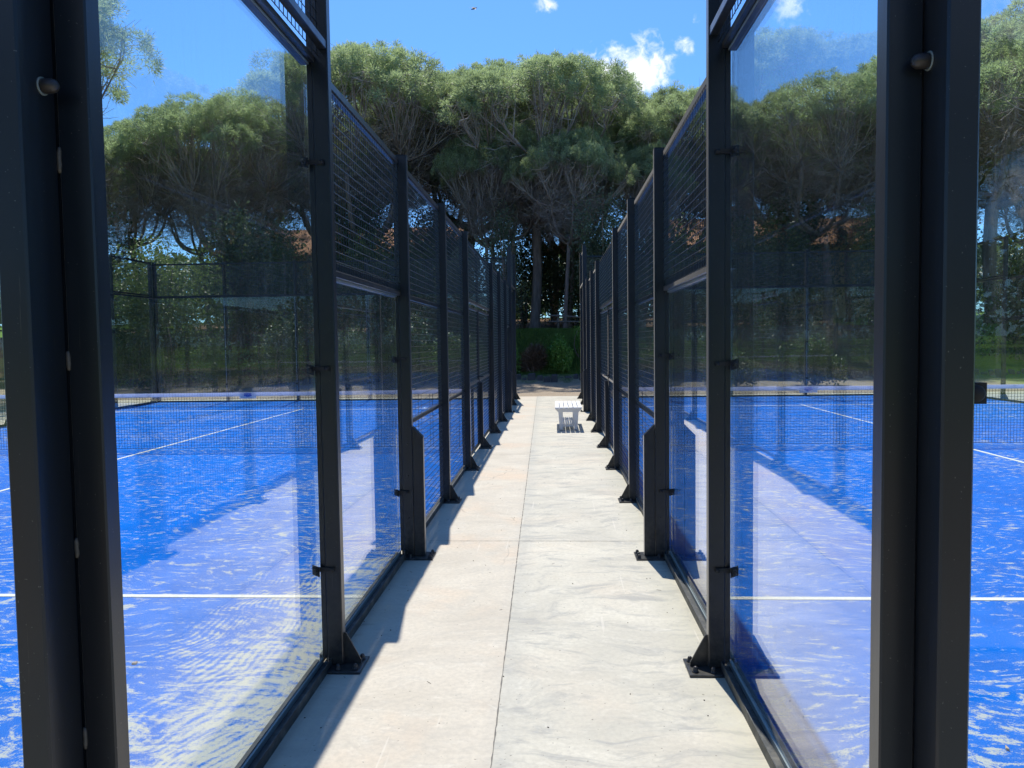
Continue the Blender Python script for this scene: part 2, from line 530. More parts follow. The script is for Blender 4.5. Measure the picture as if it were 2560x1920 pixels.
class MB:
    def __init__(s):
        s.v = []
        s.f = []
        s.sm = []

    def quadbox(s, p, faces=None, smooth=False):
        b = len(s.v)
        s.v += [tuple(q) for q in p]
        for f in ((0, 3, 2, 1), (4, 5, 6, 7), (0, 1, 5, 4), (1, 2, 6, 5), (2, 3, 7, 6), (3, 0, 4, 7)):
            s.f.append(tuple(b + i for i in f))
            s.sm.append(smooth)

    def box(s, x0, x1, y0, y1, z0, z1):
        if x0 > x1: x0, x1 = x1, x0
        s.quadbox([(x0, y0, z0), (x1, y0, z0), (x1, y1, z0), (x0, y1, z0), (x0, y0, z1), (x1, y0, z1), (x1, y1, z1), (x0, y1, z1)])

    def prism(s, poly, axis, a, b):
        """extrude a polygon (2-D) along axis 'x','y' or 'z'"""
        n = len(poly)
        base = len(s.v)

        def P(p, t):
            if axis == 'y': return (p[0], t, p[1])
            if axis == 'x': return (t, p[0], p[1])
            return (p[0], p[1], t)
        s.v += [P(p, a) for p in poly] + [P(p, b) for p in poly]
        s.f.append(tuple(base + i for i in range(n))); s.sm.append(False)
        s.f.append(tuple(base + n + i for i in reversed(range(n)))); s.sm.append(False)
        for i in range(n):
            j = (i + 1) % n
            s.f.append((base + i, base + n + i, base + n + j, base + j)); s.sm.append(False)

    def tube(s, pts, rad, n=6, cap=True, smooth=True):
        pts = [Vector(p) for p in pts]
        if not hasattr(rad, '__len__'): rad = [rad] * len(pts)
        base = len(s.v)
        ref = None
        for i, p in enumerate(pts):
            t = (pts[min(i + 1, len(pts) - 1)] - pts[max(i - 1, 0)])
            t = t.normalized() if t.length > 1e-9 else Vector((0, 0, 1))
            if ref is None:
                ref = Vector((1, 0, 0)) if abs(t.x) < 0.8 else Vector((0, 1, 0))
            a = (ref - t * ref.dot(t)).normalized()
            ref = a
            b = t.cross(a)
            for k in range(n):
                w = 2 * math.pi * k / n
                s.v.append(tuple(p + (a * math.cos(w) + b * math.sin(w)) * rad[i]))
        for i in range(len(pts) - 1):
            for k in range(n):
                k2 = (k + 1) % n
                s.f.append((base + i * n + k, base + i * n + k2, base + (i + 1) * n + k2, base + (i + 1) * n + k))
                s.sm.append(smooth)
        if cap:
            s.f.append(tuple(base + k for k in reversed(range(n)))); s.sm.append(False)
            s.f.append(tuple(base + (len(pts) - 1) * n + k for k in range(n))); s.sm.append(False)

    def lathe(s, prof, c=(0, 0, 0), n=12, axis=(0, 0, 1)):
        """prof: list of (radius, height) revolved round axis through c"""
        ax = Vector(axis).normalized()
        ref = Vector((1, 0, 0)) if abs(ax.x) < 0.8 else Vector((0, 1, 0))
        a = (ref - ax * ref.dot(ax)).normalized()
        b = ax.cross(a)
        base = len(s.v)
        for r, hgt in prof:
            for k in range(n):
                w = 2 * math.pi * k / n
                s.v.append(tuple(Vector(c) + ax * hgt + (a * math.cos(w) + b * math.sin(w)) * max(r, 1e-5)))
        for i in range(len(prof) - 1):
            for k in range(n):
                k2 = (k + 1) % n
                s.f.append((base + i * n + k, base + i * n + k2, base + (i + 1) * n + k2, base + (i + 1) * n + k))
                s.sm.append(True)
        s.f.append(tuple(base + k for k in reversed(range(n)))); s.sm.append(False)
        s.f.append(tuple(base + (len(prof) - 1) * n + k for k in range(n))); s.sm.append(False)

    def mesh(s, name, mt, recalc=False):
        me = bpy.data.meshes.new(name)
        me.from_pydata(s.v, [], s.f)
        me.polygons.foreach_set('use_smooth', s.sm)
        mts = mt if isinstance(mt, (list, tuple)) else [mt]
        for q in mts:
            me.materials.append(q)
        me.update()
        return me

    def build(s, name, mt, parent=None, loc=(0, 0, 0), rz=0.0):
        return link_mesh(name, s.mesh(name, mt), parent, loc, rz)


def bevel(o, w=0.003, seg=2):
    b = o.modifiers.new('bevel', 'BEVEL')
    b.width = w
    b.segments = seg
    b.limit_method = 'ANGLE'
    b.harden_normals = False
    return o


def np_mesh(name, verts, faces_n, mt, smooth=False):
    """verts (N,3) array; consecutive faces_n vertices make one face"""
    me = bpy.data.meshes.new(name)
    nv = len(verts)
    nf = nv // faces_n
    me.vertices.add(nv)
    me.vertices.foreach_set('co', np.asarray(verts, dtype=np.float32).ravel())
    me.loops.add(nv)
    me.loops.foreach_set('vertex_index', np.arange(nv, dtype=np.int32))
    me.polygons.add(nf)
    me.polygons.foreach_set('loop_start', np.arange(0, nv, faces_n, dtype=np.int32))
    me.materials.append(mt)
    me.update(calc_edges=True)
    me.validate()
    return me


# ------------------------------------------------------------------ ground, slab, courts
rnd = random.Random(5)


def sstep(a, b, v):
    t = np.clip((v - a) / (b - a), 0, 1)
    return t * t * (3 - 2 * t)


def ground_h(x, y):
    x = np.asarray(x, float); y = np.asarray(y, float)
    hgt = -0.02 + 0.11 * sstep(21.5, 26.0, y) + 0.30 * sstep(26.35, 26.6, y) + 1.65 * sstep(26.7, 29.9, y) + 1.3 * sstep(32, 60, y)
    hgt = hgt + 0.9 * sstep(-16, -40, y) * 1.0
    bumpy = 0.06 * np.sin(x * 1.3 + y * 0.7) * np.sin(y * 1.9 - x * 0.4)
    far = sstep(26.5, 28, y) + sstep(-12, -14, y)
    return hgt + bumpy * far


def build_ground():
    xs = np.concatenate([np.linspace(-400, -60, 12), np.linspace(-55, 55, 111), np.linspace(60, 400, 12)])
    ys = np.concatenate([np.linspace(-400, -60, 10), np.linspace(-55, 20, 40), np.linspace(21, 34, 66), np.linspace(35, 80, 30), np.linspace(90, 500, 14)])
    X, Y = np.meshgrid(xs, ys)
    Z = ground_h(X, Y)
    v = np.stack([X.ravel(), Y.ravel(), Z.ravel()], 1)
    nx = len(xs)
    f = []
    for j in range(len(ys) - 1):
        for i in range(nx - 1):
            a = j * nx + i
            f.append((a, a + 1, a + nx + 1, a + nx))
    me = bpy.data.meshes.new('ground')
    me.from_pydata(v.tolist(), [], f)
    me.polygons.foreach_set('use_smooth', [True] * len(f))
    me.materials.append(M['ground'])
    tag(link_mesh('ground', me), kind='structure')


build_ground()

mb = MB()
mb.box(-14.3, 14.0, -3.2, 21.05, -0.25, 0.0)
tag(mb.build('concrete_slab', M['concrete']), kind='structure')


def ribbon(name, pts, w, z, mt, jit=0.0, seed=1):
    r = random.Random(seed)
    b = MB()
    L = []
    for (x, y) in pts:
        L.append((x, y, w * (1 + jit * r.uniform(-1, 1))))
    for i, (x, y, ww) in enumerate(L):
        x2, y2, _ = L[min(i + 1, len(L) - 1)]
        x1, y1, _ = L[max(i - 1, 0)]
        d = Vector((x2 - x1, y2 - y1)).normalized()
        nx, ny = -d.y, d.x
        o = jit * 0.3 * w * r.uniform(-1, 1)
        b.v += [(x + nx * (ww / 2 + o), y + ny * (ww / 2 + o), z), (x - nx * (ww / 2 - o), y - ny * (ww / 2 - o), z)]
    for i in range(len(L) - 1):
        a = 2 * i
        b.f.append((a + 1, a + 3, a + 2, a)); b.sm.append(False)
    return tag(b.build(name, mt), kind='structure')


def jitline(p, q, n, a, seed):
    r = random.Random(seed)
    return [(p[0] + (q[0] - p[0]) * i / n + r.uniform(-a, a), p[1] + (q[1] - p[1]) * i / n + r.uniform(-a, a) * 0.2) for i in range(n + 1)]


sx = lambda y: SEAM[0] + SEAM[1] * y
ribbon('slab_joint', jitline((sx(-3.1), -3.1), (sx(21), 21), 620, 0.0009, 3), 0.0050, 0.003, M['joint'], 0.55, 4)
ribbon('slab_joint', jitline((-1.05, 4.435), (0.72, 4.425), 70, 0.0008, 7), 0.005, 0.003, M['joint'], 0.4, 8)
ribbon('slab_joint', jitline((-1.05, 9.3), (0.71, 9.3), 60, 0.0008, 9), 0.005, 0.003, M['joint'], 0.4, 9)
ribbon('slab_joint', jitline((-1.05, 14.6), (0.70, 14.6), 60, 0.0008, 10), 0.005, 0.003, M['joint'], 0.4, 10)

LCX, RCX = -6.29, 5.875
L_IN, L_OUT = -1.077, -11.503        # outer post faces of the left court's two side fences
R_IN, R_OUT = 0.737, 11.013


def court(cx, x0, x1):
    b = MB(); b.box(x0, x1, -0.03, 20.04, -0.06, 0.004)
    tag(b.build('court_surface', M['turf']), kind='structure')
    for y in (2.985, 17.08):
        b = MB(); b.box(x0 + 0.005, x1 - 0.005, y, y + 0.052, 0.0005, 0.0078)
        tag(b.build('court_line', M['line']), kind='structure')
    b = MB(); b.box(cx - 0.026, cx + 0.026, 3.04, 17.07, 0.0005, 0.0078)
    b.box(cx - 0.026, cx + 0.026, 2.78, 2.98, 0.0005, 0.0078)
    b.box(cx - 0.026, cx + 0.026, 17.14, 17.41, 0.0005, 0.0078)
    tag(b.build('court_line', M['line']), kind='structure')


court(LCX, L_OUT + 0.14, L_IN - 0.14)
court(RCX, R_IN + 0.14, R_OUT - 0.14)

# ------------------------------------------------------------------ fences
def wires(along, d, a0, a1, z0, z1, o, rad=0.0022, step=0.0508, ax='y', mt='wire'):
    """welded wire mesh as prisms. ax: direction of the horizontal wires; d = position across."""
    n = 4
    out_v, out_f = [], []
    ang = [math.pi / 4 + k * math.pi / 2 for k in range(n)]

    def wire(p, q, u, w):
        b = len(out_v)
        for c in (p, q):
            for t in ang:
                out_v.append((c[0] + u[0] * rad * math.cos(t) + w[0] * rad * math.sin(t),
                              c[1] + u[1] * rad * math.cos(t) + w[1] * rad * math.sin(t),
                              c[2] + u[2] * rad * math.cos(t) + w[2] * rad * math.sin(t)))
        for k in range(n):
            k2 = (k + 1) % n
            out_f.append((b + k, b + k2, b + n + k2, b + n + k))
    dd = rad * 1.7
    z = z0
    while z <= z1 + 1e-6:
        if ax == 'y': wire((d + o * dd, a0, z), (d + o * dd, a1, z), (1, 0, 0), (0, 0, 1))
        else: wire((a0, d + o * dd, z), (a1, d + o * dd, z), (0, 1, 0), (0, 0, 1))
        z += step
    a = a0 + 0.5 * ((a1 - a0) % step)
    while a <= a1 + 1e-6:
        if ax == 'y': wire((d, a, z0), (d, a, z1), (1, 0, 0), (0, 1, 0))
        else: wire((a, d, z0), (a, d, z1), (1, 0, 0), (0, 1, 0))
        a += step
    me = bpy.data.meshes.new('mesh_panel')
    me.from_pydata(out_v, [], out_f)
    me.polygons.foreach_set('use_smooth', [True] * len(out_f))
    me.materials.append(M[mt])
    me.update()
    return me


bolt_mb = MB()
bolt_mb.lathe([(0.017, 0.0), (0.017, 0.004), (0.0125, 0.0045), (0.0125, 0.016), (0.011, 0.021), (0.0075, 0.0265), (0.0, 0.0285)], n=12)
BOLT = bolt_mb.mesh('bolt', M['bolt'])
clampL = {}
for o in (1, -1):
    b = MB()
    # arm lying on the post face, bent tab gripping the glass edge, round nut  (local: x across, -y towards the viewer)
    b.box(-o * 0.030, -o * 0.112, -0.016, -0.0005, -0.010, 0.010)
    b.quadbox([(-o * 0.098, -0.034, -0.032), (-o * 0.138, -0.020, -0.022), (-o * 0.138, -0.013, -0.022), (-o * 0.098, -0.027, -0.032),
               (-o * 0.098, -0.034, 0.016), (-o * 0.138, -0.020, 0.026), (-o * 0.138, -0.013, 0.026), (-o * 0.098, -0.027, 0.016)])
    b.lathe([(0.013, 0), (0.013, 0.012), (0.009, 0.017), (0.0, 0.018)], c=(-o * 0.117, -0.031, -0.003), n=10, axis=(-o * 0.25, -1, 0))
    b.lathe([(0.010, 0), (0.010, 0.007), (0.0, 0.009)], c=(-o * 0.040, -0.016, 0.0), n=8, axis=(0, -1, 0))
    clampL[o] = b.mesh('clamp', M['rubber'])


def side_fence(xw, o, rz, label, detail):
    root = empty('side_fence', (xw, 0, 0), rz)
    tag(root, label, 'fence')
    X = lambda d: -o * d                      # d = depth from the outer post face towards the court

    def part(b, name, mt='paint', parent=None, bv=0.0):
        ob = b.build(name, M[mt], parent or root)
        if bv: bevel(ob, bv, 1)
        return ob

    YK = {0: -0.064, 2: 1.94, 4: 3.95, 6: 6.0, 8: 8.0, 12: 12.0, 14: 14.0, 16: 16.0, 18: 18.0, 20: 20.0}
    for k, yk in YK.items():
        hgt = 4.0 if k in (0, 2, 18, 20) else 3.0
        w = 0.0785
        b = MB(); b.box(X(0), X(w), yk, yk + 0.060, 0.012, hgt)
        post = part(b, 'post', bv=0.004)
        b = MB(); b.box(X(w + 0.0015), X(0.104), yk + 0.004, yk + 0.040, 0.05, hgt - 0.06)
        part(b, 'clamp_strip', parent=post)
        b = MB(); b.box(X(0.002), X(w - 0.002), yk + 0.002, yk + 0.058, hgt + 0.0003, hgt + 0.004)
        part(b, 'post_cap', parent=post)
        if k == 0:
            b = MB(); b.box(X(-0.02), X(0.06), yk - 0.01, yk + 0.12, 0.0, 0.0115); part(b, 'base_plate', parent=post)
            continue
        ext = k in (4, 16)
        d0 = -0.150 if ext else -0.106
        b = MB(); b.box(X(d0), X(0.098), yk - 0.086, yk + 0.118, 0.0, 0.0115)
        part(b, 'base_plate', parent=post, bv=0.002)
        if ext:
            b = MB()
            b.prism([(X(-0.002), 0.0125), (X(-0.002), 0.994), (X(-0.082), 0.912), (X(-0.082), 0.0125)][::(1 if o > 0 else -1)], 'y', yk + 0.001, yk + 0.059)
            part(b, 'stiffener', parent=post, bv=0.003)
            bolts = [(-0.128, -0.060), (-0.128, 0.0), (-0.128, 0.075)] + [(0.02, -0.055)]
        else:
            b = MB()
            b.prism([(X(-0.0005), 0.0125), (X(-0.0005), 0.168), (X(-0.012), 0.168), (X(-0.086), 0.030), (X(-0.086), 0.0125)][::(1 if o > 0 else -1)],
                    'y', yk + 0.022, yk + 0.032)
            # the sloping flange on the gusset
            part(b, 'gusset', parent=post)
            bolts = [(-0.072, -0.045), (-0.078, 0.078), (0.012, -0.055), (0.0, 0.09)]
        if detail:
            for (dx, dy) in bolts:
                link_mesh('bolt', BOLT, post, (X(dx), yk + dy, 0.0117))
            if k in (2, 4, 16, 18):
                for z in (0.5, 1.5) + ((2.5,) if k in (2, 18) else ()):
                    link_mesh('clamp', clampL[o], post, (0, yk, z))
            if k in (4, 16):
                for z in (0.30, 0.62, 0.86):
                    bb = MB(); bb.lathe([(0.007, 0), (0.007, 0.004), (0, 0.006)], c=(X(0.035), yk - 0.0003, z), n=8, axis=(0, -1, 0))
                    part(bb, 'bolt', 'bolt', post)

    secs = [(0, 2), (2, 4), (4, 6), (6, 8), (12, 14), (14, 16), (16, 18), (18, 20)]
    for a, c in secs:
        y0 = YK[a] + 0.060
        y1 = YK[c]
        glass_top = {0: 2.975, 2: 1.970, 16: 1.970, 18: 2.975}.get(a)
        top = 4.0 if a in (0, 18) else 3.0
        if glass_top:
            b = MB(); b.box(X(0.1065), X(0.1185), y0 - 0.045, y1 + 0.045, 0.036, glass_top)
            part(b, 'glass_pane', 'glass')
            b = MB()
            b.box(X(0.058), X(0.062), y0 + 0.002, y1 - 0.002, 0.0, 0.047)
            b.box(X(0.062), X(0.104), y0 + 0.002, y1 - 0.002, 0.0, 0.026)
            b.box(X(0.121), X(0.139), y0 + 0.002, y1 - 0.002, 0.0, 0.040)
            part(b, 'floor_channel', 'channel')
            b = MB(); b.box(X(0.0985), X(0.1058), y0 + 0.01, y1 - 0.01, 0.0265, 0.050)
            part(b, 'gasket', 'gasket')
            gt = glass_top
            b = MB()
            b.box(X(0.095), X(0.130), y0 + 0.002, y1 - 0.002, gt - 0.012, gt + 0.030)
            b.box(X(0.064), X(0.0945), y0 + 0.002, y1 - 0.002, gt + 0.001, gt + 0.029)
            part(b, 'rail')
            b = MB(); b.box(X(0.0905), X(0.0945), y0 + 0.004, y1 - 0.004, gt - 0.010, gt - 0.001)
            part(b, 'gasket', 'gasket')
            hi = 0.040 if top == 3.0 else 0.060
            lo_, hi_ = (0.078, 0.104) if top == 3.0 else (0.004, 0.044)
            b = MB(); b.box(X(lo_), X(hi_), y0 + 0.001, y1 - 0.001, gt + hi, gt + hi + 0.040)
            part(b, 'rail', bv=0.003)
            link_mesh('mesh_panel', wires(None, X(0.0695 if top == 3.0 else 0.052), y0 + 0.001, y1 - 0.001, gt + 0.034, top - 0.040, o), root)
        else:
            b = MB(); b.box(X(0.062), X(0.106), y0 + 0.001, y1 - 0.001, 0.0, 0.045); part(b, 'rail', 'channel')
            for z in (0.970, 1.965):
                b = MB(); b.box(X(0.078), X(0.106), y0 + 0.001, y1 - 0.001, z, z + 0.030); part(b, 'rail', bv=0.002)
            link_mesh('mesh_panel', wires(None, X(0.0695), y0 + 0.001, y1 - 0.001, 0.065, 2.955, o), root)
        b = MB()
        q = 0.070 if top == 3.0 else 0.054
        b.box(X(q + 0.006), X(q + 0.036), y0 + 0.001, y1 - 0.001, top - 0.066, top - 0.014)
        b.box(X(q - 0.006), X(q - 0.003), y0 + 0.001, y1 - 0.001, top - 0.062, top - 0.024)
        part(b, 'rail', bv=0.003)

    # gate bay 8..12
    y0, y1 = 8.06, 12.0
    b = MB(); b.box(X(0.076), X(0.106), y0 + 0.001, y1 - 0.001, 2.934, 2.986); part(b, 'rail', bv=0.003)
    b = MB(); b.box(X(0.066), X(0.106), y0 + 0.001, y1 - 0.001, 2.155, 2.195); part(b, 'rail', bv=0.003)
    b = MB(); b.box(X(0.072), X(0.106), 9.985, 10.019, 2.196, 2.933); part(b, 'stile')
    link_mesh('mesh_panel', wires(None, X(0.0640), y0 + 0.001, y1 - 0.001, 2.20, 2.96, o), root)
    b = MB(); b.box(X(0.022), X(0.072), 10.0, 10.045, 0.012, 1.006)
    hp = part(b, 'half_post', bv=0.003)
    b = MB(); b.box(X(-0.106), X(0.09), 9.92, 10.11, 0.0, 0.0115); part(b, 'base_plate', parent=hp)
    b = MB()
    b.prism([(X(0.0215), 0.0125), (X(0.0215), 0.168), (X(0.012), 0.168), (X(-0.086), 0.030), (X(-0.086), 0.0125)][::(1 if o > 0 else -1)], 'y', 10.017, 10.027)
    part(b, 'gusset', parent=hp)
    if detail:
        for dx, dy in ((-0.072, 9.955), (-0.078, 10.075)):
            link_mesh('bolt', BOLT, hp, (X(dx), dy, 0.0117))
    for (ya, yb, hy) in ((8.075, 9.975, 8.072), (10.07, 11.985, 11.96)):
        g = empty('gate', (0, 0, 0)); g.parent = root
        b = MB()
        for (p, q, r_, s_) in ((ya, ya + 0.032, 0.06, 2.10), (yb - 0.032, yb, 0.06, 2.10)):
            b.box(X(0.074), X(0.106), p, q, r_, s_)
        for z in (0.0605, 1.02, 2.0695):
            b.box(X(0.075), X(0.105), ya + 0.0325, yb - 0.0325, z, z + 0.030)
        fr = b.build('gate_frame', M['paint'], g)
        link_mesh('mesh_panel', wires(None, X(0.0895), ya + 0.033, yb - 0.033, 0.10, 2.06, o), g)
        for z in (0.42, 1.72):
            b = MB(); b.box(X(0.045), X(0.0735), hy, hy + 0.028, z, z + 0.12)
            b.tube([(X(0.058), hy + 0.014, z - 0.012), (X(0.058), hy + 0.014, z + 0.132)], 0.009, 8)
            b.build('hinge', M['rubber'], g)
        ly = yb - 0.02 if ya < 9 else ya + 0.02
        b = MB(); b.tube([(X(0.073), ly, 1.09), (X(0.010), ly, 1.09), (X(0.006), ly - 0.09, 1.09)], 0.007, 8)
        b.lathe([(0.018, 0), (0.018, 0.006), (0, 0.007)], c=(X(0.0738), ly, 1.09), n=10, axis=(o, 0, 0))
        b.build('handle', M['paint'], g)
        b = MB(); b.box(X(0.000), X(0.03), hy - 0.02, hy + 0.06, 0.0, 0.010)
        b.lathe([(0.014, 0), (0.014, 0.014), (0.009, 0.026), (0, 0.03)], c=(X(-0.018), hy + 0.02, 0.0), n=10)
        b.build('floor_bolt', M['bolt'], g)
    return root


side_fence(L_IN, +1, 0.0, 'black steel fence of glass and wire mesh along the left edge of the concrete aisle', True)
side_fence(R_IN, -1, 0.0014, 'black steel fence of glass and wire mesh along the right edge of the concrete aisle', True)
side_fence(L_OUT, -1, 0.0, 'black fence on the far side of the left court, seen through glass behind its net', False)
side_fence(R_OUT, +1, 0.0, 'black fence on the far side of the right court, at the right margin', False)


def end_fence(xa, xb, y, s, label, inner):
    """xa/xb: outer side-fence faces. s=-1: posts stand on the -y side of the glass (near end), +1: far end"""
    root = tag(empty('end_fence', (0, y, 0)), label, 'fence')

    def part(b, name, mt='paint', parent=None, bv=0.0):
        ob = b.build(name, M[mt], parent or root)
        if bv: bevel(ob, bv, 1)
        return ob

    Y = lambda d: s * d              # d outward from the glass
    x0, x1 = min(xa, xb), max(xa, xb)
    # posts: corner ones sit just beside the side fence's corner post
    xs = [x0 + 0.0795 + 0.030] + [x0 + 0.11 + (x1 - x0 - 0.22) * i / 5 for i in range(1, 5)] + [x1 - 0.0795 - 0.030]
    for i, xp in enumerate(xs):
        wl, wr_ = (0.0295, 0.0295)
        if i == 0: wr_ = 0.0390
        if i == 5: wl = 0.0390
        b = MB(); b.box(xp - wl, xp + wr_, *sorted((Y(0.016), Y(0.143))), 0.012, 4.0)
        post = part(b, 'post', bv=0.005)
        b = MB(); b.box(xp - 0.05, xp + 0.05, *sorted((Y(0.02), Y(0.24))), 0.0, 0.0115); part(b, 'base_plate', parent=post)
        for bx, bd in ((-0.035, 0.2), (0.035, 0.2)):
            link_mesh('bolt', BOLT, post, (xp + bx, Y(bd), 0.0117))
        if i in (0, 5):
            side = 1 if i == 0 else -1       # faces outward, towards the aisle for the inner one
            # domed bolt with pale washer on the face looking outwards, weld beads down the seam
            fx = xp - side * 0.0298
            if (inner == 'hi' and i == 5) or (inner == 'lo' and i == 0):
                for z in (2.215, 3.2, 1.2 - 0.95, ):
                    b = MB()
                    b.lathe([(0.0205, 0), (0.0205, 0.003)], c=(fx, Y(0.064), z), n=20, axis=(-side, 0, 0))
                    w = part(b, 'washer', 'gasket', post)
                    b = MB()
                    b.lathe([(0.0165, 0), (0.0170, 0.006), (0.0165, 0.022), (0.0135, 0.029), (0.008, 0.034), (0, 0.036)], c=(fx - side * 0.0032, Y(0.064), z), n=20, axis=(-side, 0, 0))
                    part(b, 'bolt', 'bolt', post)
                if s < 0:
                    r = random.Random(int(xp * 100))
                    for z in (0.20, 0.67, 1.14, 1.59, 2.06, 2.52):
                        b = MB()
                        hh = r.uniform(0.045, 0.062)
                        pts = [(fx - side * 0.003 + r.uniform(-.0008, .0008), Y(0.0165), z + hh * (t / 6 - 0.5)) for t in range(7)]
                        b.tube(pts, [0.0032, 0.005, 0.0056, 0.005, 0.0056, 0.005, 0.003], 8)
                        part(b, 'weld_bead', 'worn', post)
            if s < 0 and inner == 'lo' and i == 0:
                for z in (0.49, 1.49, 2.49):
                    b = MB(); b.box(xp + 0.0395, xp + 0.122, Y(0.030), Y(0.008), z - 0.024, z + 0.024)
                    b.lathe([(0.020, 0), (0.020, 0.008), (0.013, 0.014), (0, 0.015)], c=(xp + 0.096, Y(0.0302), z), n=12, axis=(0, -1, 0))
                    part(b, 'clamp', 'rubber', post)
        elif s > 0 or True:
            for z in (0.5, 1.5, 2.5):
                b = MB(); b.box(xp - 0.03, xp + 0.03, *sorted((Y(-0.020), Y(-0.0125))), z - 0.02, z + 0.02)
                part(b, 'clamp', 'rubber', post)
    g0, g1 = x0 + 0.112, x1 - 0.112
    for i in range(5):
        a = g0 + (g1 - g0) * i / 5
        c = g0 + (g1 - g0) * (i + 1) / 5
        b = MB(); b.box(a + 0.002, c - 0.002, -0.006, 0.006, 0.036, 2.975)
        part(b, 'glass_pane', 'glass_end')
        link_mesh('mesh_panel', wires(None, Y(0.050), a + 0.03, c - 0.03, 3.04, 3.90, s, rad=0.0028, ax='x', mt='wire_lit'), root)
        b = MB(); b.box(a + 0.0335, c - 0.0335, *sorted((Y(0.020), Y(0.060))), 3.900, 3.945); part(b, 'rail')
        b = MB()
        b.box(a + 0.0335, c - 0.0335, *sorted((Y(0.0165), Y(0.060))), 2.99, 3.035)
        b.box(a + 0.001, c - 0.001, -0.015, 0.015, 2.965, 3.000)
        part(b, 'rail')
        b = MB()
        b.box(a + 0.001, c - 0.001, -0.018, -0.0085, 0.0, 0.045)
        b.box(a + 0.001, c - 0.001, 0.0085, 0.0155, 0.0, 0.045)
        part(b, 'floor_channel', 'channel')
        if i < 4:
            b = MB(); b.box(c - 0.0019, c + 0.0019, -0.0065, 0.0065, 0.05, 2.96); part(b, 'gasket', 'white')
    return root


end_fence(L_OUT, L_IN, -0.048, -1, 'glass end wall of the left court with its black corner post at the left margin', 'hi')
end_fence(R_IN, R_OUT, -0.024, -1, 'glass end wall of the right court with its black corner post at the right margin', 'lo')
end_fence(L_OUT, L_IN, 20.075, 1, 'glass wall topped with wire mesh at the far end of the left court', 'hi')
end_fence(R_IN - 0.028, R_OUT, 20.075, 1, 'glass wall topped with wire mesh at the far end of the right court', 'lo')


# ------------------------------------------------------------------ nets
def net(x0, x1, lx, label):
    root = tag(empty('court_net', ((x0 + x1) / 2, 10.0, 0)), label, 'net')
    cx = (x0 + x1) / 2
    ztop = lambda x: 0.885 + 0.02 * ((x - cx) / ((x1 - x0) / 2)) ** 2
    v, f = [], []
    rad = 0.0026

    def cord(p, q, r=rad):
        b = len(v)
        p = Vector(p); q = Vector(q)
        t = (q - p).normalized()
        a = t.cross(Vector((0, 1, 0))).normalized()
        c = t.cross(a)
        for e in (p, q):
            for k in range(3):
                w = 2 * math.pi * k / 3
                v.append(tuple(e + (a * math.cos(w) + c * math.sin(w)) * r))
        for k in range(3):
            k2 = (k + 1) % 3
            f.append((b + k, b + k2, b + 3 + k2, b + 3 + k))
    n = int((x1 - x0 - 0.1) / 0.0445)
    r = random.Random(3)
    for i in range(n + 1):
        x = x0 + 0.05 + (x1 - x0 - 0.1) * i / n
        cord((x - cx, 0, 0.03), (x - cx + r.uniform(-.003, .003), 0, ztop(x) - 0.045))
    seg = 24
    for j in range(20):
        t = j / 19
        for i in range(seg):
            xa = x0 + 0.05 + (x1 - x0 - 0.1) * i / seg
            xb = x0 + 0.05 + (x1 - x0 - 0.1) * (i + 1) / seg
            sag = lambda x: 0.006 * math.sin(x * 2.3 + j)
            cord((xa - cx, 0.002, 0.03 + t * (ztop(xa) - 0.08) + sag(xa)), (xb - cx, 0.002, 0.03 + t * (ztop(xb) - 0.08) + sag(xb)), rad if j else 0.004)
    me = bpy.data.meshes.new('netting')
    me.from_pydata(v, [], f)
    me.polygons.foreach_set('use_smooth', [True] * len(f))
    me.materials.append(M['cord'])
    link_mesh('netting', me, root)
    b = MB()
    for i in range(seg):
        xa = x0 + 0.04 + (x1 - x0 - 0.08) * i / seg
        xb = x0 + 0.04 + (x1 - x0 - 0.08) * (i + 1) / seg
        za, zb = ztop(xa), ztop(xb)
        b.quadbox([(xa - cx, -0.006, za - 0.058), (xb - cx, -0.006, zb - 0.058), (xb - cx, 0.008, zb - 0.058), (xa - cx, 0.008, za - 0.058),
                   (xa - cx, -0.006, za), (xb - cx, -0.006, zb), (xb - cx, 0.008, zb), (xa - cx, 0.008, za)])
    b.build('net_tape', M['tape'], root)
    z = ztop(lx)
    b = MB(); b.box(lx - cx - 0.13, lx - cx + 0.13, -0.011, -0.0065, z - 0.092, z + 0.001)
    lb = b.build('tape_label', M['tape'], root)
    b = MB()
    k = -1
    for (a, c, zz, hh) in ((-0.055, 0.055, -0.012, 0.018), (-0.06, 0.06, -0.036, 0.016), (-0.03, 0.03, -0.056, 0.010)):
        b.box(lx - cx + a, lx - cx + c, -0.0130, -0.0113, z + zz - hh, z + zz)
    b.build('blue_print', M['label'], lb)
    for xp in (x0 + 0.02, x1 - 0.02):
        b = MB(); b.box(xp - cx - 0.02, xp - cx + 0.02, -0.03, 0.03, 0.01, 0.93)
        p = b.build('net_post', M['paint'], root)
        bevel(p, 0.004, 1)
    return root


net(L_OUT + 0.15, L_IN - 0.16, -4.73, 'black court net with white top tape stretched across the left blue court')
net(R_IN + 0.16, R_OUT - 0.15, 3.745, 'black court net with white top tape stretched across the right blue court')


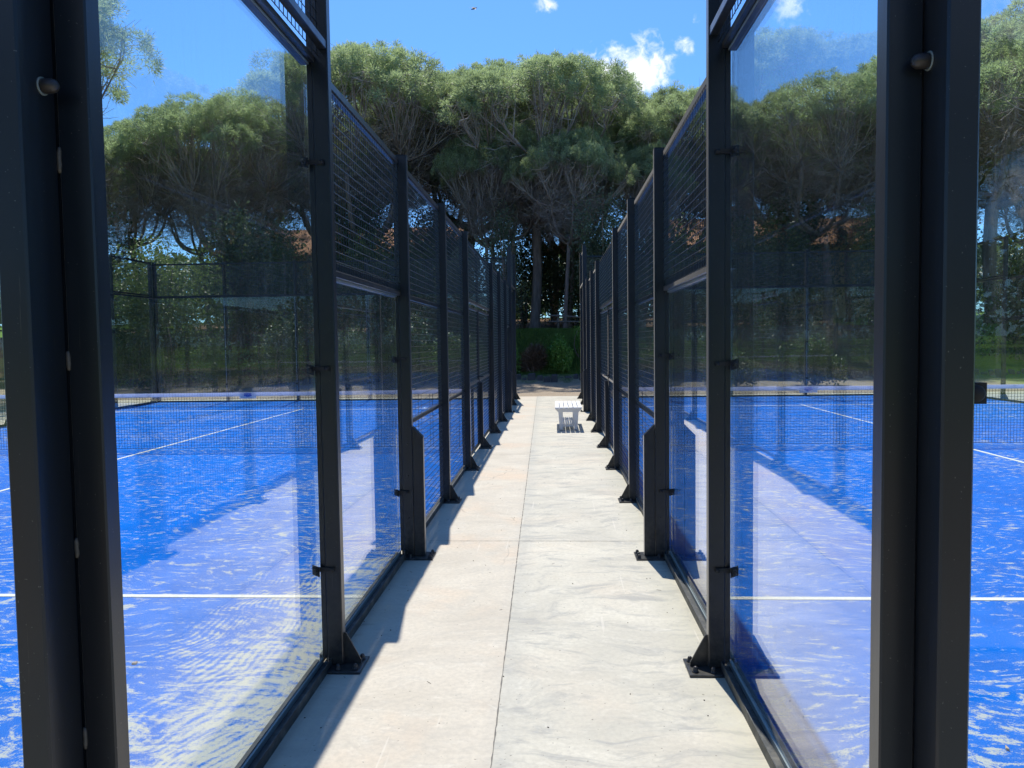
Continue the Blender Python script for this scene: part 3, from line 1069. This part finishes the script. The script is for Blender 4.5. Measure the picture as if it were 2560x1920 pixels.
# ------------------------------------------------------------------ bench
def bench():
    root = tag(empty('slatted_bench', (0.232, 12.12, 0)), 'white wooden slatted bench with lower shelf standing at the end of the aisle', 'bench')
    w = 0.245
    L = 1.50
    b = MB()
    for i in range(6):
        a = -w + 0.49 * i / 6
        b.box(a + 0.0065, a + 0.49 / 6 - 0.0065, 0, L, 0.407, 0.430)
    bevel(b.build('seat', M['white'], root), 0.003, 1)
    for y in (0.13, L - 0.165):
        b = MB()
        b.prism([(-0.225, 0.4065), (-0.235, 0.385), (-0.185, 0.335), (-0.10, 0.335), (0.10, 0.335), (0.185, 0.335), (0.235, 0.385), (0.225, 0.4065)], 'y', y, y + 0.035)
        b.build('apron', M['white'], root)
        for sgn in (-1, 1):
            b = MB()
            yy0, yy1 = y + 0.036, y + 0.072
            p = [(sgn * 0.188, 0.4062), (sgn * 0.100, 0.4062), (sgn * 0.103, 0.0), (sgn * 0.157, 0.0)]
            if sgn > 0: p = p[::-1]
            b.prism([(a, z if z > 0 else 0.010) for a, z in p], 'y', yy0, yy1)
            leg = b.build('leg', M['white'], root)
            b = MB(); b.box(sgn * 0.105, sgn * 0.155, yy0 + 0.002, yy1 - 0.002, 0.0, 0.0095)
            b.build('foot_pad', M['rubber'], leg)
        b = MB(); b.box(-0.100, 0.100, y + 0.037, y + 0.065, 0.070, 0.108)
        b.build('stretcher', M['white'], root)
    b = MB()
    for i in range(5):
        a = -0.10 + 0.04 * i
        b.box(a + 0.004, a + 0.036, 0.15, L - 0.15, 0.109, 0.124)
    b.build('shelf', M['white'], root)


bench()


# ------------------------------------------------------------------ trees and shrubs
def unit(v):
    return v / (np.linalg.norm(v, axis=-1, keepdims=True) + 1e-9)


def spikes(rs, centers, dirs, length, width, jitter=0.55):
    """one triangle per row: base at centre, tip along dir"""
    n = len(centers)
    d = unit(dirs + rs.normal(0, jitter, (n, 3)))
    side = unit(np.cross(d, rs.normal(0, 1, (n, 3))))
    L = length * rs.uniform(0.6, 1.3, (n, 1))
    w = width * rs.uniform(0.6, 1.3, (n, 1))
    v = np.empty((n, 3, 3))
    v[:, 0] = centers - side * w / 2
    v[:, 1] = centers + side * w / 2
    v[:, 2] = centers + d * L
    return v.reshape(-1, 3)


def quads(rs, centers, size, up=0.4):
    n = len(centers)
    nr = unit(rs.normal(0, 1, (n, 3)) + np.array([0, 0, up]))
    a = unit(np.cross(nr, rs.normal(0, 1, (n, 3))))
    b = np.cross(nr, a)
    s = size * rs.uniform(0.6, 1.3, (n, 1))
    v = np.empty((n, 4, 3))
    v[:, 0] = centers - a * s * 0.5
    v[:, 1] = centers + b * s * 0.28
    v[:, 2] = centers + a * s * 0.5
    v[:, 3] = centers - b * s * 0.28
    return v.reshape(-1, 3)


def curve_pts(p, q, bend, n=5):
    p, q = Vector(p), Vector(q)
    return [p.lerp(q, t / n) + Vector(bend) * math.sin(math.pi * t / n) for t in range(n + 1)]


def pine_meshes(seed, H=13.5, Rc=5.6, crown_h=4.6, lobes=30, T=125, clumps=42, fork=0.33, lean=(0.3, 0.1), trunk_r=0.24):
    rs = np.random.RandomState(seed)
    rd = random.Random(seed)
    wood = MB()
    twig = MB()
    fk = Vector((lean[0], lean[1], H * fork))
    wood.tube([(0, 0, -0.3), (0.03, 0, 0.25)] + curve_pts((0.04, 0, 0.6), fk, (0.12, -0.08, 0), 4), [trunk_r * 1.55, trunk_r * 1.15, trunk_r, trunk_r * .95, trunk_r * .92, trunk_r * .9, trunk_r * .95], 10)
    # lobes on an umbrella dome
    C, Rl = [], []
    golden = 2.39996
    for i in range(lobes):
        t = (i + 0.5) / lobes
        rr = math.sqrt(t) * Rc * rd.uniform(0.88, 1.05)
        an = i * golden + rd.uniform(-.25, .25)
        z = H - 0.9 - (crown_h - 1.0) * 0.62 * (rr / Rc) ** 2.2 * rd.uniform(0.7, 1.05) - rd.uniform(0, 0.4)
        C.append((rr * math.cos(an) + lean[0], rr * math.sin(an) + lean[1], z))
        Rl.append(rd.uniform(1.15, 1.72) * (1.0 - 0.15 * t))
    tips = []
    subs = []
    mains = []
    for k in range(7):
        an = k * 2 * math.pi / 7 + rd.uniform(-.3, .3)
        r = Rc * rd.uniform(0.38, 0.5)
        top = fk + Vector((r * math.cos(an), r * math.sin(an), (H - crown_h * 0.9 - fk.z) * rd.uniform(0.62, 0.9)))
        pts = curve_pts(fk - Vector((0, 0, rd.uniform(0, 0.8))), top, (0.4 * math.cos(an), 0.4 * math.sin(an), -0.5), 5)
        wood.tube(pts, [trunk_r * .62, trunk_r * .55, trunk_r * .50, trunk_r * .45, trunk_r * .40, trunk_r * .34], 7)
        mains.append(top)
    for c, r in zip(C, Rl):
        cv = Vector(c)
        mm = min(mains, key=lambda q: (q - cv).length)
        end = cv - Vector((0, 0, r * 0.25))
        pts = curve_pts(mm, end, (rd.uniform(-.4, .4), rd.uniform(-.4, .4), -0.35), 4)
        wood.tube(pts, [trunk_r * .30, trunk_r * .25, trunk_r * .20, trunk_r * .14, trunk_r * .08], 5, cap=False)
        for j in range(9):
            a = pts[rd.randint(1, 4)]
            d = Vector((rd.uniform(-1, 1), rd.uniform(-1, 1), rd.uniform(-0.25, 0.9))).normalized()
            e = a.lerp(cv + d * r * 0.9, 0.85)
            sp = curve_pts(a, e, (rd.uniform(-.2, .2), rd.uniform(-.2, .2), -.12), 3)
            twig.tube(sp, [0.034, 0.027, 0.019, 0.011], 4, cap=False)
            for q in range(6):
                a2 = sp[rd.randint(1, 3)]
                d2 = Vector((rd.uniform(-1, 1), rd.uniform(-1, 1), rd.uniform(-0.7, 0.8))).normalized()
                e2 = a2 + d2 * rd.uniform(0.4, 1.0)
                twig.tube([a2, a2.lerp(e2, .5) + Vector((rd.uniform(-.08, .08), rd.uniform(-.08, .08), -.03)), e2], [0.011, 0.008, 0.005], 3, cap=False)
    # bare dead twigs tangled under the crown
    for k in range(1300):
        c = C[rd.randrange(lobes)]
        mm = mains[rd.randrange(7)]
        a = Vector(c).lerp(mm, rd.uniform(0.25, 1.0)) + Vector((rd.uniform(-.8, .8), rd.uniform(-.8, .8), rd.uniform(-1.9, 0.1)))
        d = Vector((rd.uniform(-1, 1), rd.uniform(-1, 1), rd.uniform(-0.6, 0.5))).normalized() * rd.uniform(0.6, 1.6)
        mid = a + d * .5 + Vector((rd.uniform(-.15, .15), rd.uniform(-.15, .15), rd.uniform(-.15, .1)))
        twig.tube([a, mid, a + d], [0.013, 0.009, 0.005], 3, cap=False)
        for q in range(3):
            d2 = (d.normalized() + Vector((rd.uniform(-1, 1), rd.uniform(-1, 1), rd.uniform(-1, 1)))) * 0.35
            twig.tube([mid, mid + d2], [0.007, 0.004], 3, cap=False)
    cen, dr = [], []
    for c, r in zip(C, Rl):
        n = int(clumps * (r / 1.4) ** 2)
        u = unit(rs.normal(0, 1, (n * 3, 3)))
        u = u[u[:, 2] > rs.uniform(-0.55, 0.15, len(u))][:n]
        rad = rs.uniform(0.72, 1.06, (len(u), 1))
        cc = np.array(c) + u * rad * np.array([r, r, r * 0.72])
        rc = rs.uniform(0.22, 0.40, len(u))
        for q in range(len(u)):
            dd = unit(rs.normal(0, 1, (T, 3)) + u[q] * 0.55 + np.array([0, 0, 0.45]))
            cen.append(cc[q] + dd * rc[q] * rs.uniform(0.25, 1.0, (T, 1)))
            dr.append(dd)
    cen = np.concatenate(cen); dr = np.concatenate(dr)
    v = spikes(rs, cen, dr, 0.155, 0.030, 0.4)
    return (wood.mesh('trunk', M['bark']), twig.mesh('branches', M['twig']), np_mesh('crown', v, 3, M['needle']))


PINES = [pine_meshes(11, lobes=42, crown_h=5.0, fork=0.34), pine_meshes(23, Rc=5.2, lobes=38, crown_h=5.4, fork=0.42, lean=(-0.5, 0.2)),
         pine_meshes(37, Rc=6.2, lobes=48, crown_h=5.2, fork=0.45, lean=(0.06, -0.05), trunk_r=0.27),
         pine_meshes(53, Rc=4.8, lobes=34, crown_h=5.4, fork=0.48, lean=(-0.2, -0.4), trunk_r=0.19)]


GROVE = 1.11


def pine(var, x, y, top, rz, label, group, wide=1.0):
    if y > 27:          # the whole grove stands a little further back
        x, y, top = x * GROVE, -1.875 + (y + 1.875) * GROVE, 1.62 + (top - 1.62) * GROVE
    g = float(ground_h(x, y))
    s = (top - g) / 13.5
    r = tag(empty('pine_tree', (x, y, g - 0.02), rz), label, 'tree', group)
    r.scale = (s * wide, s * wide, s)
    for nm, me in zip(('trunk', 'branches', 'crown'), PINES[var]):
        link_mesh(nm, me, r)
    return r


G1 = 'umbrella pines beyond the far end of the courts'
front = [
    (2, -0.85, 31.6, 13.0, 0.4, 'umbrella pine whose thick trunk stands in the gap at the end of the aisle', 1.0),
    (0, -8.2, 32.0, 13.7, 2.0, 'tall umbrella pine whose dark trunk shows through the mesh left of the aisle', 1.1),
    (1, -4.2, 35.5, 13.9, 3.6, 'umbrella pine with the highest crown in the middle of the grove', 1.0),
    (0, 5.6, 33.0, 12.0, 5.0, 'low-topped umbrella pine under the white cloud to the right of the aisle', 0.95),
    (1, 11.6, 32.4, 12.1, 1.1, 'umbrella pine behind the far glass wall of the right court', 1.05),
    (2, 18.2, 32.0, 14.0, 2.7, 'broad tall umbrella pine at the right margin of the photo', 1.15),
    (0, -14.0, 32.0, 11.8, 4.1, 'umbrella pine seen through the first left pane, next to the tallest steel post', 1.05),
    (3, -18.8, 33.0, 11.2, 0.2, 'umbrella pine seen through the left pane close to the corner post', 1.1),
]
for (v_, x_, y_, t_, rz_, lb_, wd_) in front:
    pine(v_, x_, y_, t_, rz_, lb_, G1, wd_)
pine(3, 3.6, 30.0, 9.3, 1.9, 'smaller umbrella pine leaning over the right fence in front of the others', G1, 0.62)
pine(3, -2.6, 30.2, 10.0, 4.4, 'lower umbrella pine crown standing out in front at the centre of the grove', G1, 0.66)
pine(1, -18.9, 23.0, 15.0, 0.9, 'near umbrella pine hanging its branches into the top left corner', 'pines beside the courts', 0.95)
pine(0, 21.0, 25.0, 14.0, 0.3, 'pine standing beside the right court, past the right margin of the photo', 'pines beside the courts', 1.0)
BK = 'pines in the rows behind the grove'
back = [(0, 0.6, 38.5, 13.6, 'between the thick trunk and the low-topped pine'), (2, -11.0, 37.5, 12.2, 'left of the tall dark-trunked pine'),
        (1, 8.6, 37.0, 11.4, 'over the middle of the right court'), (2, 14.6, 38.0, 12.6, 'over the right half of the right court'),
        (1, -22.5, 36.0, 11.0, 'at the left end of the grove'), (0, 23.0, 36.0, 14.0, 'at the right end of the grove'),
        (2, -17.0, 41.0, 12.0, 'over the far left corner of the left court'), (0, -6.0, 41.0, 15.2, 'left of the highest crown'),
        (1, 20.5, 43.0, 14.8, 'far back beyond the right margin'), (3, -29.0, 34.0, 12.0, 'past the left margin'), (3, 32.0, 35.0, 14.0, 'past the right margin'),
        (3, 5.0, 35.5, 10.8, 'low crown right of the aisle gap'), (3, -9.4, 33.6, 10.4, 'low crown behind the left court'), (1, 11.6, 44.0, 12.6, 'deep behind the right glass wall'),
        (3, -16.2, 34.4, 10.6, 'low crown seen through the first left pane'), (2, 0.0, 45.0, 12.4, 'deep behind the aisle gap'), (3, 14.2, 34.4, 10.4, 'low crown behind the right half of the right glass wall'), (3, 20.6, 33.4, 9.8, 'low crown behind the bush at the right margin')]
for i, (v_, x_, y_, t_, w_) in enumerate(back):
    pine(v_, x_, y_, t_, i * 1.3, 'back-row umbrella pine, ' + w_, BK)
for (x_, y_, t_, rz_, w_) in [(-1.75, 31.4, 10.8, 0.6, 'nearest the left posts'), (0.42, 28.9, 9.6, 2.2, 'just right of the thick trunk'), (1.25, 31.8, 11.0, 3.9, 'in front of the rail fence'),
                              (-2.6, 34.5, 11.0, 5.1, 'deep in shade on the left'), (0.7, 34.8, 10.9, 1.2, 'deep in shade on the right'), (-0.1, 38.0, 10.5, 4.0, 'farthest back, behind the thick trunk')]:
    pine(3, x_, y_, t_, rz_, 'slender pine in the gap beyond the aisle, ' + w_, 'slender pines in the gap beyond the aisle', 0.80)
BK = 'undergrowth in the shade of the grove'
BB = 'pines behind the viewer, seen only as reflections in the glass'
for i, (v_, x_, y_, t_) in enumerate([(0, -20, -30, 14), (2, -9, -34, 13), (1, 2, -32, 12.5), (3, 8.5, -29, 12), (0, 16, -33, 13.5), (2, 25, -30, 14),
                                      (1, -30, -24, 13.5), (3, 21, -20, 13.0), (1, 20.0, 4.0, 13.0), (2, -19.5, 3.0, 13.5), (0, 23, 13, 13), (3, -21, 12, 13)]):
    pine(v_, x_, y_, t_, i * 0.9, 'pine seen only as a faint reflection in the glass of the courts', BB)


def shrub_mesh(seed, n, rx, ry, rz_, size, mt, name='foliage', lumps=9, spiky=False):
    rs = np.random.RandomState(seed)
    cen = []
    for k in range(lumps):
        a = rs.uniform(0, 2 * math.pi)
        rr = rs.uniform(0, 0.62)
        c = np.array([rx * rr * math.cos(a), ry * rr * math.sin(a), rz_ * rs.uniform(0.25, 0.72)])
        q = unit(rs.normal(0, 1, (n // lumps, 3))) * rs.uniform(0.45, 1.03, (n // lumps, 1))
        cc = c + q * np.array([rx, ry, rz_]) * rs.uniform(0.30, 0.48)
        cen.append(cc)
    cen = np.concatenate(cen)
    cen = cen[cen[:, 2] > 0.02]
    if spiky:
        v = spikes(rs, cen, unit(cen - np.array([0, 0, rz_ * 0.2])), size * 1.6, size * 0.25)
        return np_mesh(name, v, 3, mt)
    return np_mesh(name, quads(rs, cen, size), 4, mt)


def stems_mesh(seed, n, rx, rz_, r=0.03):
    rd = random.Random(seed)
    b = MB()
    for k in range(n):
        a = rd.uniform(0, 6.28)
        e = Vector((rx * 0.6 * math.cos(a) * rd.random(), rx * 0.6 * math.sin(a) * rd.random(), rz_ * rd.uniform(0.5, 0.85)))
        b.tube(curve_pts((rd.uniform(-.1, .1) * rx, rd.uniform(-.1, .1) * rx, -0.1), e, (rd.uniform(-.2, .2), rd.uniform(-.2, .2), 0), 4), [r, r * .8, r * .6, r * .4, r * .2], 5, cap=False)
    return b.mesh('stems', M['bark'])


def plant(name, cat, seed, x, y, n, rx, ry, rz_, size, mt, label, group=None, z=None, stems=6, spiky=False, lumps=9):
    g = float(ground_h(x, y)) if z is None else z
    r = tag(empty(name, (x, y, g)), label, cat, group)
    link_mesh('foliage', shrub_mesh(seed, n, rx, ry, rz_, size, M[mt], lumps=lumps, spiky=spiky), r)
    link_mesh('stems', stems_mesh(seed, stems, min(rx, ry), rz_, 0.012 + 0.012 * rz_), r)
    return r


SG = 'low shrubs on the bank at the end of the aisle'
plant('shrub', 'shrub', 1, 0.22, 27.2, 6500, 0.80, 0.6, 1.15, 0.10, 'shrub_leaf', 'bright green round shrub in the middle of the bank beyond the aisle', SG)
plant('shrub', 'shrub', 2, -1.65, 27.1, 4200, 0.6, 0.5, 1.1, 0.085, 'shrub_leaf', 'bright green shrub at the left edge of the gap beyond the aisle', SG)
plant('shrub', 'shrub', 3, -0.85, 27.1, 4600, 0.60, 0.45, 1.0, 0.10, 'dry', 'dry brown leafless shrub between the two bright green ones', SG, spiky=True)
plant('shrub', 'shrub', 4, 1.25, 27.6, 2600, 0.5, 0.4, 0.8, 0.07, 'oak', 'dark low shrub against the right fence beyond the aisle', SG)
plant('shrub', 'shrub', 5, 0.95, 27.9, 1800, 0.3, 0.3, 1.25, 0.06, 'shrub_leaf', 'thin upright shrub behind the bright round one', SG)
HG = 'low hedge shrubs behind the far glass walls'
for k, (x_, y_, t_, m_, w_) in enumerate([(-13.2, 27.4, 2.2, 'oak', 'at the left end, under the bright bush'), (-11.3, 27.2, 1.6, 'leaf', 'second from the left end'), (-9.2, 27.3, 2.0, 'oak', 'below the middle of the left far wall'),
                                       (-7.0, 27.2, 1.7, 'olive', 'right of the middle of the left far wall'), (-4.9, 27.3, 2.0, 'oak', 'near the right end of the left far wall'), (-3.1, 27.1, 1.5, 'leaf', 'just left of the aisle posts'),
                                       (3.2, 27.3, 1.7, 'oak', 'just right of the aisle posts'), (5.6, 27.2, 1.4, 'olive', 'below the left part of the right far wall'), (8.4, 27.3, 1.9, 'oak', 'below the middle of the right far wall'),
                                       (11.2, 27.2, 1.5, 'leaf', 'right of the middle of the right far wall'), (-15.6, 27.6, 2.4, 'oak', 'past the far left corner')]):
    plant('hedge_shrub', 'shrub', 80 + k, x_, y_ - 3.1, 6500, 1.35, 0.65, t_ * (1.25 if x_ < 0 else 0.8), 0.09, m_, 'low hedge shrub ' + w_, HG, stems=5, lumps=12)
# olive-like trees and undergrowth filling the shade under the pines
UG = 'undergrowth behind the far glass walls'


def bushtree(seed, x, y, rx, ry, top, mt, label, n=9000, size=0.13, group=UG, stems=5):
    plant('bush', 'bush', seed, x, y, n, rx, ry, top, size, mt, label, group, stems=stems, lumps=16)


plant('olive_tree', 'tree', 21, 1.9, 30.6, 12000, 1.5, 1.4, 5.6, 0.10, 'olive', 'grey-green olive tree at the right side of the gap beyond the aisle', stems=7, lumps=26)
plant('olive_tree', 'tree', 22, -2.2, 31.5, 6000, 1.3, 1.3, 5.6, 0.09, 'olive', 'thin grey-green tree at the left side of the gap beyond the aisle', stems=6, lumps=18)
bushtree(31, -14.0, 25.4, 3.0, 1.9, 5.6, 'leaf', 'bright green broad-leaved bush behind the far left corner of the left court', 26000, 0.10)
bushtree(32, -10.2, 27.6, 2.2, 1.6, 5.2, 'oak', 'dark bush behind the far wall, second from the far left corner', 12000)
bushtree(33, -6.6, 27.9, 2.4, 1.5, 4.9, 'oak', 'dark bush behind the far wall of the left court, in front of the dark trunk', 12000)
bushtree(34, -3.4, 28.2, 1.7, 1.4, 4.0, 'olive', 'grey-green bush behind the far wall, nearest the left side of the aisle', 9000)
bushtree(35, -12.4, 28.8, 2.3, 1.5, 5.6, 'olive', 'grey-green bush standing behind the bright green one', 10000)
bushtree(36, -17.4, 26.5, 2.6, 1.8, 5.0, 'oak', 'dark bush to the left of the bright green one', 9000)
bushtree(37, 4.6, 30.0, 2.0, 1.5, 4.2, 'oak', 'dark bush behind the far wall, nearest the right side of the aisle', 9000)
bushtree(38, 8.2, 31.0, 2.4, 1.5, 4.4, 'oak', 'dark bush behind the middle of the right court far wall', 9000)
bushtree(39, 13.4, 30.5, 2.3, 1.7, 4.8, 'oak', 'dark bush behind the right half of the right court far wall', 9000)
bushtree(40, 16.8, 27.6, 1.8, 1.5, 4.6, 'oak', 'dark bush on the grass at the right margin of the photo', 8000)
bushtree(41, 2.6, 36.0, 2.6, 1.6, 4.5, 'oak', 'dark bush deep in the grove beyond the wooden rail', 8000)
bushtree(42, -5.2, 36.0, 3.0, 1.6, 4.8, 'oak', 'dark bush deep in the grove left of the aisle', 8000)
for k, (x_, y_, t_, w_) in enumerate([(-21, 33, 6.2, 'at the far left'), (-15.5, 36.5, 7.0, 'behind the bright green bush'), (-9.5, 35.5, 6.4, 'behind the middle of the left court'),
                                       (-6.2, 38.5, 7.0, 'left of the aisle, behind the dark trunk'), (4.6, 39.0, 6.8, 'right of the aisle, deep in the grove'), (8.2, 35.0, 5.4, 'behind the right court, left of the thick trunk'),
                                       (12.2, 37.0, 6.6, 'behind the right court, right of the thick trunk'), (18.5, 38.0, 7.0, 'at the far right'), (20.5, 30.5, 7.2, 'at the right margin of the photo'),
                                       (-1.6, 41.0, 5.6, 'in the gap, left of the thick trunk'), (1.6, 43.0, 5.2, 'in the gap, right of the thick trunk')]):
    bushtree(60 + k, x_, y_, 3.4, 2.0, t_, ('oak', 'olive')[k % 2], 'shaded bushy tree ' + w_, 9000, 0.17, BK)
# far belt of greenery that reads as one mass
rs = np.random.RandomState(77)
n = 60000
bx = rs.uniform(-95, 95, n)
by = rs.uniform(52, 64, n)
hh = 3.6 + 1.6 * np.sin(bx * 0.21) + 1.2 * np.sin(bx * 0.63 + 1.0)
bz = ground_h(bx, by) + rs.uniform(0, 1, n) ** 0.6 * hh
tag(link_mesh('far_wood', np_mesh('far_wood', quads(rs, np.stack([bx, by, bz], 1), 0.6), 4, M['olive'])),
    'sunlit belt of greenery far behind the pine trunks', 'wood', kind='stuff')
bx = rs.uniform(-80, 80, n // 2)
by = rs.uniform(-66, -56, n // 2)
bz = ground_h(bx, by) + rs.uniform(0, 1, n // 2) ** 0.6 * (7.0 + 2.0 * np.sin(bx * 0.2))
tag(link_mesh('far_wood', np_mesh('far_wood_back', quads(rs, np.stack([bx, by, bz], 1), 0.8), 4, M['oak'])),
    'dark wood behind the viewer, faint in the glass reflections', 'wood', kind='stuff')

# grass on the bank
n = 52000
gx = np.clip(rs.normal(0.2, 2.6, n), -8, 8)
gy = 26.75 + rs.uniform(0, 1, n) ** 0.9 * 3.2
gz = ground_h(gx, gy)
v = spikes(rs, np.stack([gx, gy, gz], 1), np.tile(np.array([[0, -0.1, 1.0]]), (n, 1)), 0.085, 0.03, 0.35)
tag(link_mesh('bank_grass', np_mesh('bank_grass', v, 3, M['grass'])), 'short green grass growing on the bank under the pines', 'grass', kind='stuff')

# kerb of dark stone along the foot of the bank
b = MB()
r = random.Random(8)
x = -24.0
while x < 22.0:
    w = r.uniform(0.14, 0.34)
    y0 = 26.42 + r.uniform(-0.06, 0.05)
    z1 = 0.38 + r.uniform(-0.10, 0.07)
    b.quadbox([(x - .02, y0, 0.02), (x + w + .01, y0 + r.uniform(-.03, .03), 0.02), (x + w + .01, y0 + 0.3, 0.02), (x - .02, y0 + 0.3, 0.02),
               (x + .03, y0 + .05, z1), (x + w - .03, y0 + .05, z1 + r.uniform(-.04, .04)), (x + w - .03, y0 + 0.28, z1 + .02), (x + .03, y0 + 0.28, z1)])
    x += w
kerb = b.build('stone_kerb', M['stone'])
bevel(kerb, 0.03, 2)
tag(kerb, kind='structure')

# rustic rail fence among the trunks
rf = tag(empty('rail_fence', (0.3, 30.3, 0)), 'weathered wooden rail fence among the trunks, right of the thick pine', 'fence')
for i, x in enumerate((0.15, 1.45, 2.8, 4.2)):
    g = float(ground_h(x, 30.3))
    b = MB(); b.tube([(x - 0.3, 0, g - 0.1), (x - 0.3, 0, g + 0.62)], [0.055, 0.05], 8)
    b.build('post', M['wood'], rf)
for i, (xa, xb) in enumerate(((-0.25, 1.4), (1.3, 2.75), (2.65, 4.1))):
    for hh_, dz in ((0.55, -0.05), (0.30, 0.03)):
        ga = float(ground_h(xa, 30.3)) + hh_
        gb = float(ground_h(xb, 30.3)) + hh_ + dz
        b = MB(); b.tube([(xa - 0.3, -0.06, ga), ((xa + xb) / 2 - 0.3, -0.055, (ga + gb) / 2 + 0.01), (xb - 0.3, -0.06, gb)], [0.04, 0.035, 0.04], 7)
        b.build('rail', M['wood'], rf)


# houses with tiled roofs behind the pines
def house(x, y, w, d, wall_h, roof_h, label):
    g = float(ground_h(x, y))
    root = tag(empty('house', (x, y, g)), label, 'house')
    b = MB(); b.box(-w / 2, w / 2, -d / 2, d / 2, -0.3, wall_h)
    b.build('wall', M['wall'], root)
    b = MB()
    e = 0.5
    b.prism([(-d / 2 - e, wall_h + 0.003), (-d / 2 - e, wall_h + 0.15), (0, wall_h + roof_h), (d / 2 + e, wall_h + 0.15), (d / 2 + e, wall_h + 0.003)], 'x', -w / 2 - e, w / 2 + e)
    rf_ = b.build('roof', M['tile'], root)
    b = MB(); b.box(w * 0.2, w * 0.2 + 0.7, -0.9, -0.3, wall_h + roof_h * 0.5, wall_h + roof_h + 0.7); b.build('chimney', M['wall'], rf_)
    for k in range(4):
        xx = -w / 2 + w * (k + 0.5) / 4
        b = MB(); b.box(xx - 0.5, xx + 0.5, -d / 2 - 0.05, -d / 2 - 0.002, 1.0, 2.3)
        wn = b.build('window', M['white'], root)
        b = MB(); b.box(xx - 0.43, xx + 0.43, -d / 2 - 0.06, -d / 2 - 0.053, 1.07, 2.23)
        b.build('pane', M['shutter'], wn)


house(-13.0, 50.0, 14.0, 8.0, 3.9, 2.3, 'ochre house with a terracotta roof behind the pines on the left')
house(13.5, 50.0, 13.0, 8.0, 4.0, 2.3, 'ochre house with a terracotta roof behind the pines on the right')

# scraps lying on the carpets
def scrap(x, y, rz, s, label):
    b = MB()
    b.quadbox([(-s, -s * .5, 0), (s * .7, -s * .7, 0), (s, s * .4, 0), (-s * .6, s * .6, 0), (-s, -s * .5, 0.012), (s * .7, -s * .7, 0.004), (s, s * .4, 0.016), (-s * .6, s * .6, 0.007)])
    o = b.build('dry_leaf', M['scrap'], None, (x, y, 0.0045), rz)
    bevel(o, 0.002, 1)
    tag(o, label, 'leaf')


scrap(-2.157, 1.946, 0.3, 0.014, 'pale dry leaf scrap lying on the left blue court near the service line')
scrap(1.744, 1.213, 1.3, 0.011, 'pale dry leaf scrap lying on the right blue court by the right margin')

rs = np.random.RandomState(5)
gv = []
for k in range(300):
    y_ = rs.uniform(-0.9, 20.5)
    if rs.rand() < 0.55:
        x_ = rs.choice([-1.0, 0.66]) + rs.normal(0, 0.07)
    else:
        x_ = rs.uniform(-0.95, 0.65)
    a_ = rs.uniform(0, 6.28)
    l_, w_ = (rs.uniform(0.0018, 0.0050), rs.uniform(0.0015, 0.0028)) if rs.rand() < 0.8 else (rs.uniform(0.010, 0.022), 0.0010)
    c_, s_ = math.cos(a_), math.sin(a_)
    P = [(-l_, -w_), (l_, -w_ * .6), (l_ * .8, w_), (-l_ * .7, w_ * .8)]
    P = [(x_ + p[0] * c_ - p[1] * s_, y_ + p[0] * s_ + p[1] * c_) for p in P]
    h_ = min(w_ * 1.2, 0.004)
    lo = [(p[0], p[1], 0.0008) for p in P]
    hi = [(x_ + (p[0] - x_) * .7, y_ + (p[1] - y_) * .7, 0.0008 + h_) for p in P]
    gv += hi
    for i_ in range(4):
        j_ = (i_ + 1) % 4
        gv += [lo[i_], lo[j_], hi[j_], hi[i_]]
tag(link_mesh('path_litter', np_mesh('path_litter', np.array(gv), 4, M['twig_dark'])), 'specks of grit and pine needles scattered on the concrete aisle', 'litter', kind='stuff')

# bird gliding high above the trees
b = MB()
b.tube([(-0.22, 0, 0), (-0.12, 0, 0.0), (0.0, 0, 0.01), (0.12, 0, 0.02), (0.17, 0, 0.02)], [0.012, 0.035, 0.05, 0.035, 0.008], 8)
bird = b.build('bird', M['feather'], None, (-4.46, 45, 21.0), R(25))
bird.rotation_euler = (R(28), R(-18), R(20))
for sgn in (-1, 1):
    b = MB()
    b.quadbox([(0.07, sgn * 0.03, 0.0), (-0.05, sgn * 0.03, 0.0), (-0.08, sgn * 0.24, 0.05), (0.05, sgn * 0.22, 0.05),
               (0.07, sgn * 0.03, 0.012), (-0.05, sgn * 0.03, 0.012), (-0.08, sgn * 0.24, 0.056), (0.05, sgn * 0.22, 0.058)])
    b.quadbox([(0.05, sgn * 0.221, 0.05), (-0.08, sgn * 0.241, 0.05), (-0.17, sgn * 0.50, 0.02), (-0.14, sgn * 0.50, 0.02),
               (0.05, sgn * 0.221, 0.058), (-0.08, sgn * 0.241, 0.056), (-0.17, sgn * 0.50, 0.024), (-0.14, sgn * 0.50, 0.024)])
    b.build('wing', M['feather'], bird)
tag(bird, 'small dark bird gliding in the blue sky above the pines', 'bird')
